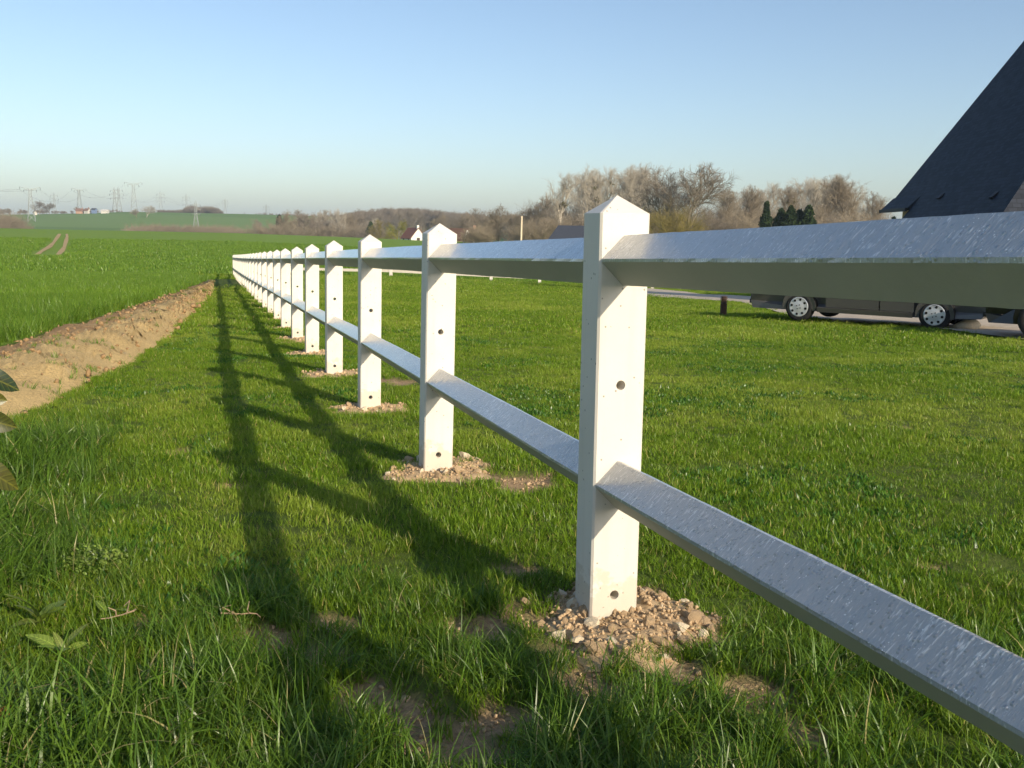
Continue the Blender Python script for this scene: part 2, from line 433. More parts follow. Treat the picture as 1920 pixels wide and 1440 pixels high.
# ------------------------------------------------------------------ the ground: one sheet to the horizon
def ground_material():
    m, nt, out = new_mat('ground'); t = NT(nt)
    p = t.n('ShaderNodeBsdfPrincipled'); geo = t.n('ShaderNodeNewGeometry'); pos = geo.outputs['Position']
    soil = t.n('ShaderNodeAttribute', attribute_name='soil').outputs['Fac']
    wheat = t.n('ShaderNodeAttribute', attribute_name='wheat').outputs['Fac']
    far = t.n('ShaderNodeAttribute', attribute_name='far').outputs['Fac']
    n1 = t.noise(pos, 0.8, 5); n2 = t.noise(pos, 9, 5); n3 = t.noise(pos, 60, 5, 0.7)
    lawn = t.mix(n2, (0.05, 0.10, 0.012), (0.11, 0.18, 0.022))
    lawn = t.mix(t.ramp(n1, [(0.45, 0.0), (0.75, 0.6)]), lawn, (0.15, 0.16, 0.045))
    lawn = t.mix(t.math('MULTIPLY', n3, 0.4), lawn, (0.12, 0.09, 0.045))
    dirt = t.mix(n2, (0.34, 0.23, 0.13), (0.58, 0.42, 0.25))
    dirt = t.mix(t.ramp(n3, [(0.35, 0.55), (0.6, 0.0)]), dirt, (0.11, 0.07, 0.04))
    # young wheat: fine rows running away from the viewer and soft lighter and darker sweeps
    mp = t.mapping(pos, rot=(0, 0, 0.30), scale=(5.0, 0.5, 1))
    rows = t.noise(mp, 1.0, 4, 0.65)
    sweep = t.noise(t.mapping(pos, rot=(0, 0, 0.30), scale=(0.05, 0.012, 1)), 1.0, 4)
    wh = t.mix(rows, (0.13, 0.22, 0.026), (0.19, 0.30, 0.042))
    wh = t.mix(t.ramp(sweep, [(0.35, 0.0), (0.7, 0.45)]), wh, (0.19, 0.27, 0.05))
    # far farmland: fields of different crops
    vo = t.n('ShaderNodeTexVoronoi', i_Scale=1.0); t.l(t.mapping(pos, rot=(0, 0, 0.5), scale=(0.0026, 0.0052, 0.0)), vo.inputs['Vector'])
    sepc = t.n('ShaderNodeSeparateColor'); t.l(vo.outputs['Color'], sepc.inputs[0])
    fld = t.ramp(sepc.outputs[0], [(0.0, (0.095, 0.18, 0.035)), (0.45, (0.125, 0.225, 0.05)), (0.75, (0.155, 0.25, 0.065)), (1.0, (0.21, 0.25, 0.09))])
    fld = t.mix(t.math('MULTIPLY', t.noise(pos, 0.02, 5), 0.5), fld, (0.15, 0.19, 0.075))
    col = t.mix(wheat, lawn, wh)
    col = t.mix(far, col, fld)
    col = t.mix(soil, col, dirt)
    t.l(col, p.inputs['Base Color'])
    p.inputs['Roughness'].default_value = 0.95; p.inputs['Specular IOR Level'].default_value = 0.1
    b = t.n('ShaderNodeBump'); b.inputs['Strength'].default_value = 0.7; b.inputs['Distance'].default_value = 0.02
    t.l(t.math('ADD', t.noise(pos, 35, 5, 0.65), n3), b.inputs['Height']); t.l(b.outputs[0], p.inputs['Normal'])
    t.l(p.outputs[0], out.inputs[0])
    return m
M['ground'] = ground_material()

def soil_amount(x, y):
    s = np.zeros(np.shape(x))
    wob = (fbm(np.asarray(x) * 9, np.asarray(y) * 9, 21, 4) - 0.5) * 1.5
    for (c, r) in PATCH:
        d = np.hypot(x - c[0], y - c[1]) / r
        s = np.maximum(s, sstep(1.25, 0.6, d + wob))
    for i, hx, hy, hz in HEAPS:
        d = np.hypot(x - hx, y - hy) / HEAP_R.get(i, 0.33)
        s = np.maximum(s, sstep(1.12, 0.6, d + wob * 0.7))
    return s

def build_ground():
    az = np.concatenate([np.linspace(-180, -46, 30)[:-1], np.linspace(-46, 46, 250)[:-1], np.linspace(46, 180, 30)[:-1]])
    az = np.radians(az)
    r = [0.25]
    while r[-1] < 3400:
        k = 1.016 if r[-1] < 70 else (1.03 if r[-1] < 300 else 1.045)
        r.append(r[-1] * k + (0.02 if r[-1] < 3 else 0))
    r = np.array(r); na, nr = len(az), len(r)
    A, R = np.meshgrid(az, r)
    X = (R * np.sin(A)).ravel(); Y = (R * np.cos(A)).ravel()
    X = np.append(X, 0.0); Y = np.append(Y, 0.0)
    Z = ground_z(X, Y)
    so = soil_amount(X, Y)
    Z = Z - 0.02 * so * (np.hypot(X, Y) < 20)
    w = wheat_mask(X, Y).astype(float); rr = np.hypot(X, Y)
    f = sstep(255, 300, rr)
    idx = np.arange(nr * na).reshape(nr, na)
    a = idx[:-1]; b = np.roll(idx, -1, 1)[:-1]; c = np.roll(idx, -1, 1)[1:]; d = idx[1:]
    quads = np.stack([a, d, c, b], -1).reshape(-1, 4)
    tris = np.stack([np.full(na, nr * na), idx[0], np.roll(idx[0], -1)], -1)
    flat = np.concatenate([quads.ravel(), tris.ravel()]); ls = np.concatenate([np.full(len(quads), 4), np.full(na, 3)])
    me = fast_mesh('ground', np.stack([X, Y, Z], 1), flat, ls, {'soil': so, 'wheat': w, 'far': f})
    me.shade_smooth()
    tag(mobj('ground', me, M['ground']), 'grassy ground, wheat field and far farmland under everything', kind='structure')
build_ground()

def soil_bank_material():
    m, nt, out = new_mat('bank_soil'); t = NT(nt)
    p = t.n('ShaderNodeBsdfPrincipled'); pos = t.n('ShaderNodeNewGeometry').outputs['Position']
    acr = t.n('ShaderNodeAttribute', attribute_name='across').outputs['Fac']
    n1 = t.noise(pos, 1.6, 5); n2 = t.noise(pos, 14, 5, 0.65); n3 = t.noise(pos, 70, 4, 0.7)
    dry = t.mix(n1, (0.58, 0.41, 0.18), (0.72, 0.54, 0.26))  # dry tone also carries the sunlit look of the grass-side slope
    tilled = t.mix(n2, (0.34, 0.215, 0.105), (0.50, 0.34, 0.175))
    col = t.mix(t.ramp(t.math('ADD', acr, t.math('MULTIPLY', t.math('SUBTRACT', n1, 0.5), 0.5)), [(0.3, 0.0), (0.55, 1.0)]), tilled, dry)
    col = t.mix(t.ramp(n3, [(0.3, 0.6), (0.55, 0.0)]), col, (0.2, 0.13, 0.07))
    col = t.mix(t.ramp(t.noise(pos, 5, 4), [(0.62, 0.0), (0.75, 0.5)]), col, (0.62, 0.52, 0.36))
    t.l(col, p.inputs['Base Color']); p.inputs['Roughness'].default_value = 0.95; p.inputs['Specular IOR Level'].default_value = 0.1
    b = t.n('ShaderNodeBump'); b.inputs['Strength'].default_value = 0.9; b.inputs['Distance'].default_value = 0.03
    t.l(t.math('ADD', n2, t.math('MULTIPLY', n3, 0.6)), b.inputs['Height']); t.l(b.outputs[0], p.inputs['Normal'])
    t.l(p.outputs[0], out.inputs[0])
    return m
M['bank'] = soil_bank_material()

def resample(line, n):
    P = np.array(line); d = np.concatenate([[0], np.cumsum(np.hypot(*np.diff(P, axis=0).T))])
    # closer together towards the viewer end of the line
    s = d[-1] * (np.linspace(0, 1, n) ** 0.75)
    return np.stack([np.interp(s, d, P[:, 0]), np.interp(s, d, P[:, 1])], 1)

def bank_height(a, x, y):
    """profile across the bank: tilled shoulder, crest near the grass, steep lip"""
    h = np.interp(a, [0, 0.08, 0.25, 0.5, 0.66, 0.78, 0.92, 1.0], [-0.05, 0.02, 0.05, 0.11, 0.21, 0.19, 0.06, -0.03])
    n = (fbm(x * 2.2, y * 2.2, 31, 4) - 0.5) * 0.16 + (fbm(x * 8, y * 8, 37, 3) - 0.5) * 0.10
    return h + n * np.clip(np.minimum(a, 1 - a) * 6, 0, 1)

def build_bank():
    n, k = 420, 36
    W = resample(BANK_W[::-1], n)[::-1]; G = resample(BANK_G[::-1], n)[::-1]
    a = np.linspace(0, 1, k)
    X = W[:, None, 0] * (1 - a) + G[:, None, 0] * a; Y = W[:, None, 1] * (1 - a) + G[:, None, 1] * a
    wob = (fbm(X * 1.3, Y * 1.3, 41, 3) - 0.5) * 0.35 * np.sin(a * np.pi) ** 0.3
    X = X + wob
    Z = ground_z(X, Y) + bank_height(np.broadcast_to(a, X.shape), X, Y)
    V = np.stack([X, Y, Z], -1).reshape(-1, 3)
    idx = np.arange(n * k).reshape(n, k)
    q = np.stack([idx[:-1, :-1], idx[1:, :-1], idx[1:, 1:], idx[:-1, 1:]], -1).reshape(-1, 4)
    me = fast_mesh('soil_bank', V, q.ravel(), np.full(len(q), 4), {'across': np.broadcast_to(a, X.shape).ravel()})
    me.shade_smooth()
    return tag(mobj('soil_bank', me, M['bank']), 'bare tan soil bank between the wheat and the mown grass', kind='structure'), V.reshape(n, k, 3)
BANK, BANKV = build_bank()

def strip_sheet(name, N, Fa, mat, lift, label, k=10):
    N = np.array(N); Fa = np.array(Fa); n = len(N)
    tt = np.linspace(0, n - 1, n * 8); u = np.arange(n)
    NX = np.stack([np.interp(tt, u, N[:, 0]), np.interp(tt, u, N[:, 1])], 1); FX = np.stack([np.interp(tt, u, Fa[:, 0]), np.interp(tt, u, Fa[:, 1])], 1)
    a = np.linspace(0, 1, k)
    X = NX[:, None, 0] * (1 - a) + FX[:, None, 0] * a; Y = NX[:, None, 1] * (1 - a) + FX[:, None, 1] * a
    Z = ground_z(X, Y) + lift
    idx = np.arange(X.size).reshape(X.shape)
    q = np.stack([idx[:-1, :-1], idx[1:, :-1], idx[1:, 1:], idx[:-1, 1:]], -1).reshape(-1, 4)
    me = fast_mesh(name, np.stack([X, Y, Z], -1).reshape(-1, 3), q.ravel(), np.full(len(q), 4)); me.shade_smooth()
    return tag(mobj(name, me, mat), label, kind='structure')
strip_sheet('gravel_drive', DRIVE_N, DRIVE_F, M['gravel'], 0.03, 'pale gravel drive on which the cars stand')

# worn wheel tracks through the wheat
M['track'] = simple_mat('track_soil', (0.42, 0.31, 0.16), 0.95, var=0.4, nscale=1.5, spec=0.1)
TRACKS = []
def wheel_track(pix, w, label):
    P = [on_ground(*q) for q in pix]; TRACKS.append(np.array(P))
    L, R = [], []
    for i, p in enumerate(P):
        d = P[min(i + 1, len(P) - 1)] - P[max(i - 1, 0)]; d = d / np.hypot(*d); n = np.array([-d[1], d[0]])
        wob = w * (0.6 + 0.8 * random.random())
        L.append(p + n * wob / 2); R.append(p - n * wob / 2)
    strip_sheet('wheel_track', L, R, M['track'], 0.06, label, 3)
wheel_track([(66, 481), (78, 472), (92, 464), (101, 455), (108, 445), (112, 439)], 0.55, 'bare earth wheel track nearer the left edge in the wheat')
wheel_track([(107, 481), (116, 471), (121, 463), (124, 452), (126, 444), (125, 439)], 0.55, 'bare earth wheel track farther from the left edge in the wheat')

# ------------------------------------------------------------------ white concrete fence
PW, PD = 0.1443, 0.1274
def post_mesh():
    """post with chamfered edges, pyramid top and two bolt holes right through"""
    v, f = [], []
    def V(*q): v.append(q); return len(v) - 1
    c = 0.006; hw = PW / 2; hd = PD / 2; zb, zs, zt = -0.12, 1.15, 1.20
    xi = hw - c
    holes = [0.079, 0.683]; hr = 0.0135; nseg = 20
    def face(y, flip):
        zs_ = [zb]
        for h in holes: zs_ += [h - xi, h + xi]
        zs_.append(zs)
        rows = []
        for z in zs_: rows.append((V(-xi, y, z), V(xi, y, z)))
        rims = []
        for k in range(len(rows) - 1):
            a, b = rows[k]; d, e = rows[k + 1]
            if k % 2 == 0:
                q = (a, b, e, d); f.append(q if not flip else q[::-1])
            else:
                h = holes[k // 2]; ring = []
                outer = []
                for s in range(nseg):
                    an = 2 * math.pi * s / nseg + math.pi / 4
                    cx, cz = math.cos(an), math.sin(an)
                    ring.append(V(cx * hr, y, h + cz * hr))
                    m = max(abs(cx), abs(cz))
                    if s % (nseg // 4) == 0:
                        outer.append({0: e, 1: d, 2: a, 3: b}[s // (nseg // 4)])
                    else: outer.append(V(cx / m * xi, y, h + cz / m * xi))
                for s in range(nseg):
                    t = (s + 1) % nseg
                    q = (ring[s], outer[s], outer[t], ring[t]); f.append(q if flip else q[::-1])
                rims.append(ring)
        return rows[0], rows[-1], rims
    b0, t0, r0 = face(-hd, False)
    b1, t1, r1 = face(hd, True)
    for ra, rb in zip(r0, r1):
        for s in range(nseg):
            t = (s + 1) % nseg; f.append((ra[s], rb[s], rb[t], ra[t]))
    yi = hd - c
    L0 = V(-hw, -yi, zb), V(-hw, -yi, zs); L1 = V(-hw, yi, zb), V(-hw, yi, zs)
    R0 = V(hw, -yi, zb), V(hw, -yi, zs); R1 = V(hw, yi, zb), V(hw, yi, zs)
    f += [(L1[0], L0[0], L0[1], L1[1]), (R0[0], R1[0], R1[1], R0[1])]
    f += [(L0[0], b0[0], t0[0], L0[1]), (b0[1], R0[0], R0[1], t0[1]), (b1[0], L1[0], L1[1], t1[0]), (R1[0], b1[1], t1[1], R1[1])]
    ap = V(0, 0, zt)
    rim = [t0[0], t0[1], R0[1], R1[1], t1[1], t1[0], L1[1], L0[1]]
    for k in range(8): f.append((rim[k], rim[(k + 1) % 8], ap))
    me = bpy.data.meshes.new('post'); me.from_pydata(v, [], f); me.update()
    bm = bmesh.new(); bm.from_mesh(me); bmesh.ops.remove_doubles(bm, verts=bm.verts, dist=1e-5); bmesh.ops.recalc_face_normals(bm, faces=bm.faces); bm.to_mesh(me); bm.free()
    me.materials.append(M['post'])
    return me

def rail_mesh(length, half, seed, nseg=60, n_arris=0.004):
    """square rail set on edge (diamond section) with slightly uneven arrises"""
    rg = np.random.default_rng(seed)
    sec = []
    for k in range(4):
        a = math.pi / 2 * k
        for s in (-1, 1):
            ang = a; bx, bz = math.cos(ang), math.sin(ang); tx, tz = -bz, bx
            sec.append(((half - n_arris) * bx + tx * n_arris * s, (half - n_arris) * bz + tz * n_arris * s))
    sec = np.array(sec)
    v, f = [], []
    for i in range(nseg + 1):
        y = length * (i / nseg - 0.5)
        for k in range(8):
            j = rg.normal(0, 0.00028) + 0.0006 * math.sin(i * 0.21 + k) 
            s = 1 + j / half
            v.append((sec[k, 0] * s, y, sec[k, 1] * s))
    for i in range(nseg):
        for k in range(8):
            l = (k + 1) % 8
            f.append((i * 8 + k, i * 8 + l, (i + 1) * 8 + l, (i + 1) * 8 + k))
    f.append(tuple(range(8))); f.append(tuple(nseg * 8 + k for k in range(7, -1, -1)))
    me = bpy.data.meshes.new('rail'); me.from_pydata(v, [], f); me.update()
    bm = bmesh.new(); bm.from_mesh(me); bmesh.ops.recalc_face_normals(bm, faces=bm.faces); bm.to_mesh(me); bm.free()
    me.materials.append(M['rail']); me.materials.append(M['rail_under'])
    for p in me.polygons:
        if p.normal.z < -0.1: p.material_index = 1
    return me

def build_fence():
    root = empty('concrete_fence', (BX, BY, 0))
    tag(root, 'long white concrete fence with two diamond-section rails running into the distance', 'fence')
    pm = post_mesh(); rms = [rail_mesh(STEP - 0.02, PW / 2 * 0.985, s) for s in (1, 2, 3)]
    bpy.context.view_layer.update()
    inv = root.matrix_world.inverted()
    tops = []
    for n, (i, x, y, z, lean) in enumerate(POSTS):
        o = bpy.data.objects.new('post', pm); COL.objects.link(o); o.parent = root
        if i > 3 : jit = random.gauss(0, 0.006), random.gauss(0, 0.004)
        else: jit = (0, 0)
        cx, cy = x + DV[0] * PD / 2, y + DV[1] * PD / 2
        mat = Matrix.Translation((cx, cy, z)) @ Matrix.Rotation(-AZ, 4, 'Z') @ Matrix.Rotation(jit[0], 4, 'X') @ Matrix.Rotation(lean + jit[1], 4, 'Y')
        o.matrix_parent_inverse = inv; o.matrix_world = mat
        tops.append(mat)
    for n in range(len(POSTS) - 1):
        for h in (1.020, 0.402):
            i0 = POSTS[n][0]
            ha, hb = [(np.interp(q, [0, 1, 3], [1.022, 1.032, 1.042]) if h > 0.5 else np.interp(q, [0, 1, 2], [0.400, 0.437, 0.458])) for q in (i0, i0 + 1)]
            a = tops[n] @ Vector((0, 0, ha)); b = tops[n + 1] @ Vector((0, 0, hb))
            d = b - a
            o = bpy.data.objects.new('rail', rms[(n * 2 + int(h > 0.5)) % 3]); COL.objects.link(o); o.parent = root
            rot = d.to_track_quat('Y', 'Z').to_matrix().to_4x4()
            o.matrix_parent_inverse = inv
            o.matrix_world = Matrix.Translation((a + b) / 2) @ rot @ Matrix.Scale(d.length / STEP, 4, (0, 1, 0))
build_fence()

def build_low_fence():
    root = empty('low_rail_fence', (FAR_A[0], FAR_A[1], gz(*FAR_A)))
    tag(root, 'low white fence with one rail crossing the far side of the lawn', 'fence')
    pix = [548, 590, 628, 690, 733, 803, 846, 921, 1012, 1102]
    pts = []
    A = np.array(FAR_A); 
    for px in pix:
        d = ray(px, 520)[:2]
        # intersection of the column's bearing with the fence line
        den = d[0] * FAR_D[1] - d[1] * FAR_D[0]
        t = (A[0] * FAR_D[1] - A[1] * FAR_D[0]) / den
        pts.append((d[0] * t, d[1] * t))
    last = np.array(pts[-1]); pts += [tuple(last + FAR_D * 4.0), tuple(last + FAR_D * 8)]
    ang = math.atan2(FAR_D[1], FAR_D[0])
    bpy.context.view_layer.update()
    inv = Matrix.Translation(root.location).inverted()
    b = MB(); b.box((-0.09, -0.07, -0.1), (0.09, 0.07, 0.52)); b.add([(-0.09, -0.07, 0.52), (0.09, -0.07, 0.52), (0.09, 0.07, 0.52), (-0.09, 0.07, 0.52), (0, 0, 0.565)], [(0, 1, 4), (1, 2, 4), (2, 3, 4), (3, 0, 4)])
    first = None; tops = []
    for x, y in pts:
        if first is None: o = first = b.build('post', M['post'])
        else: o = first.copy(); COL.objects.link(o)
        o.parent = root; z = gz(x, y)
        o.matrix_parent_inverse = inv; o.matrix_world = Matrix.Translation((x, y, z)) @ Matrix.Rotation(ang, 4, 'Z')
        tops.append(Vector((x, y, z + 0.37)))
    rb = MB(); rb.box((-0.03, -0.5, -0.085), (0.03, 0.5, 0.085)); r0 = rb.build('rail', M['post']); me = r0.data; bpy.data.objects.remove(r0)
    for a, c in zip(tops[:-1], tops[1:]):
        o = bpy.data.objects.new('rail', me); COL.objects.link(o); o.parent = root
        d = c - a; o.matrix_parent_inverse = inv
        o.matrix_world = Matrix.Translation((a + c) / 2) @ d.to_track_quat('Y', 'Z').to_matrix().to_4x4() @ Matrix.Scale(d.length, 4, (0, 1, 0))
build_low_fence()

# ------------------------------------------------------------------ scattering of uncountable greenery
def tuft_mesh(name, nblades, radius, h0, h1, w0, lean, seed, mat, segs=3, flop=0.5):
    rg = np.random.default_rng(seed)
    ang = rg.uniform(0, 2 * np.pi, nblades); rad = radius * np.sqrt(rg.uniform(0, 1, nblades))
    bx, by = rad * np.cos(ang), rad * np.sin(ang)
    H = rg.uniform(h0, h1, nblades); W = w0 * rg.uniform(0.7, 1.35, nblades)
    yaw = rg.uniform(0, 2 * np.pi, nblades); le = np.abs(rg.normal(lean, lean * 0.6, nblades)); cur = rg.uniform(0.2, 1.0, nblades) * flop
    V, Fc, LS, bc = [], [], [], []
    base = 0
    dirx, diry = np.cos(yaw), np.sin(yaw)
    tw = yaw + np.pi / 2 + rg.normal(0, 0.5, nblades)
    for k in range(nblades):
        x, y, z = bx[k], by[k], -0.01; pitch = le[k]
        c = rg.uniform()
        for s in range(segs + 1):
            u = s / segs; w = W[k] * (1 - u ** 1.6) * (0.75 + 0.25 * min(1, 3 * u))
            if s < segs:
                V.append((x - math.cos(tw[k]) * w / 2, y - math.sin(tw[k]) * w / 2, z)); V.append((x + math.cos(tw[k]) * w / 2, y + math.sin(tw[k]) * w / 2, z)); bc += [c, c]
            else:
                V.append((x, y, z)); bc.append(c)
            L = H[k] / segs
            x += dirx[k] * math.sin(pitch) * L; y += diry[k] * math.sin(pitch) * L; z += math.cos(pitch) * L
            pitch += cur[k] / segs * 2
        for s in range(segs - 1):
            a = base + 2 * s; Fc += [a, a + 1, a + 3, a + 2]; LS.append(4)
        a = base + 2 * (segs - 1); Fc += [a, a + 1, a + 2]; LS.append(3)
        base += 2 * segs + 1
    me = fast_mesh(name, np.array(V), np.array(Fc), np.array(LS), {'bc': np.array(bc)})
    me.materials.append(mat)
    return me

def scatter(name, pts, protos, idx, scale, rot, tint, label, cat='grass', kind='stuff', parent=None):
    """one object whose points carry tufts (uncountable greenery)"""
    col = bpy.data.collections.new(name + '_tufts')
    for k, me in enumerate(protos):
        col.objects.link(bpy.data.objects.new('%s_tuft_%02d' % (name, k), me))
    me = bpy.data.meshes.new(name)
    me.vertices.add(len(pts)); me.vertices.foreach_set('co', np.ascontiguousarray(pts, np.float32).ravel())
    def attr(n, typ, key, a): at_ = me.attributes.new(n, typ, 'POINT'); at_.data.foreach_set(key, np.ascontiguousarray(a).ravel())
    attr('idx', 'INT', 'value', np.asarray(idx, np.int32)); attr('rot', 'FLOAT_VECTOR', 'vector', np.asarray(rot, np.float32))
    attr('scl', 'FLOAT_VECTOR', 'vector', np.asarray(scale, np.float32)); attr('tint', 'FLOAT', 'value', np.asarray(tint, np.float32))
    o = bpy.data.objects.new(name, me); COL.objects.link(o)
    ng = bpy.data.node_groups.new(name, 'GeometryNodeTree')
    ng.interface.new_socket('Geometry', in_out='INPUT', socket_type='NodeSocketGeometry')
    ng.interface.new_socket('Geometry', in_out='OUTPUT', socket_type='NodeSocketGeometry')
    N = ng.nodes.new; Lk = ng.links.new
    gi = N('NodeGroupInput'); go = N('NodeGroupOutput')
    ip = N('GeometryNodeInstanceOnPoints'); ci = N('GeometryNodeCollectionInfo')
    ci.inputs['Collection'].default_value = col; ci.inputs['Separate Children'].default_value = True; ci.inputs['Reset Children'].default_value = True
    def na(n, typ):
        x = N('GeometryNodeInputNamedAttribute'); x.data_type = typ; x.inputs['Name'].default_value = n
        return x.outputs['Attribute']
    e2r = N('FunctionNodeEulerToRotation'); Lk(na('rot', 'FLOAT_VECTOR'), e2r.inputs[0])
    ip.inputs['Pick Instance'].default_value = True
    Lk(gi.outputs[0], ip.inputs['Points']); Lk(ci.outputs[0], ip.inputs['Instance']); Lk(na('idx', 'INT'), ip.inputs['Instance Index'])
    Lk(e2r.outputs[0], ip.inputs['Rotation']); Lk(na('scl', 'FLOAT_VECTOR'), ip.inputs['Scale'])
    Lk(ip.outputs[0], go.inputs[0])
    md = o.modifiers.new('scatter', 'NODES'); md.node_group = ng
    tag(o, label, cat, kind=kind)
    return o

def realise(name, pts, protos, idx, scale, rot, tint, mat, label, cat='grass'):
    """the same as scatter() but as one plain mesh: faster to render where the tufts overlap closely"""
    VV, FF, LS, BC, TI, RN = [], [], [], [], [], []; base = 0
    for k, me in enumerate(protos):
        sel = np.where(idx == k)[0]
        if not len(sel): continue
        n = len(me.vertices); v = np.zeros(n * 3, np.float32); me.vertices.foreach_get('co', v); v = v.reshape(-1, 3)
        bc = np.zeros(n, np.float32); me.attributes['bc'].data.foreach_get('value', bc)
        li = np.zeros(len(me.loops), np.int32); me.loops.foreach_get('vertex_index', li)
        ls = np.zeros(len(me.polygons), np.int32); me.polygons.foreach_get('loop_total', ls)
        rx, ry, rz = rot[sel, 0], rot[sel, 1], rot[sel, 2]
        w = v[None] * scale[sel][:, None, :]
        y = w[..., 1] * np.cos(rx)[:, None] - w[..., 2] * np.sin(rx)[:, None]; z = w[..., 1] * np.sin(rx)[:, None] + w[..., 2] * np.cos(rx)[:, None]; x = w[..., 0]
        x, z = x * np.cos(ry)[:, None] + z * np.sin(ry)[:, None], -x * np.sin(ry)[:, None] + z * np.cos(ry)[:, None]
        x, y = x * np.cos(rz)[:, None] - y * np.sin(rz)[:, None], x * np.sin(rz)[:, None] + y * np.cos(rz)[:, None]
        VV.append((np.stack([x, y, z], -1) + pts[sel][:, None, :]).reshape(-1, 3)); m = len(sel)
        FF.append((li[None] + (base + np.arange(m) * n)[:, None]).ravel()); LS.append(np.tile(ls, m)); base += m * n
        BC.append(np.tile(bc, m)); TI.append(np.repeat(tint[sel], n)); RN.append(np.repeat(RNG.uniform(0, 1, m), n))
    me = fast_mesh(name, np.concatenate(VV), np.concatenate(FF), np.concatenate(LS), {'bc': np.concatenate(BC), 'tint': np.concatenate(TI), 'rnd': np.concatenate(RN)})
    return tag(mobj(name, me, mat), label, cat, kind='stuff')

def sector(n, r0, r1, a0=-37, a1=37):
    r = np.sqrt(RNG.uniform(r0 * r0, r1 * r1, n)); a = np.radians(RNG.uniform(a0, a1, n))
    return r * np.sin(a), r * np.cos(a)
def sector_n(dens, r0, r1, a0=-37, a1=37):
    return int(dens * 0.5 * (r1 * r1 - r0 * r0) * math.radians(a1 - a0))

def lawn_keep(x, y):
    bank = (x < poly_x(BANK_G, y) - 0.10 + 0.25 * (fbm(x * 2.5, y * 2.5, 43, 3) - 0.5)) & (y < BANK_W[0][1])
    return ~(bank | wheat_mask(x, y) | in_poly(x, y, DRIVE_POLY)) & (x < 40)

def near_post(x, y, rad):
    k = np.zeros(x.shape, bool)
    for i, px, py, pz, l in POSTS:
        k |= np.hypot(x - px - DV[0] * PD / 2, y - py - DV[1] * PD / 2) < rad
    return k

def tall_amount(x, y):
    """rough uncut grass: foreground and the left margin"""
    v = (x - BX) * LV[0] + (y - BY) * LV[1]; r = np.hypot(x, y)
    n = fbm(x * 1.7, y * 1.7, 55, 3) - 0.5
    left = sstep(-1.1, -2.2, v + n * 0.8) * sstep(8, 4.0, r)
    front = sstep(3.0, 2.2, r + n * 1.3) * 0.8
    return np.clip(np.maximum(left, front), 0, 1)

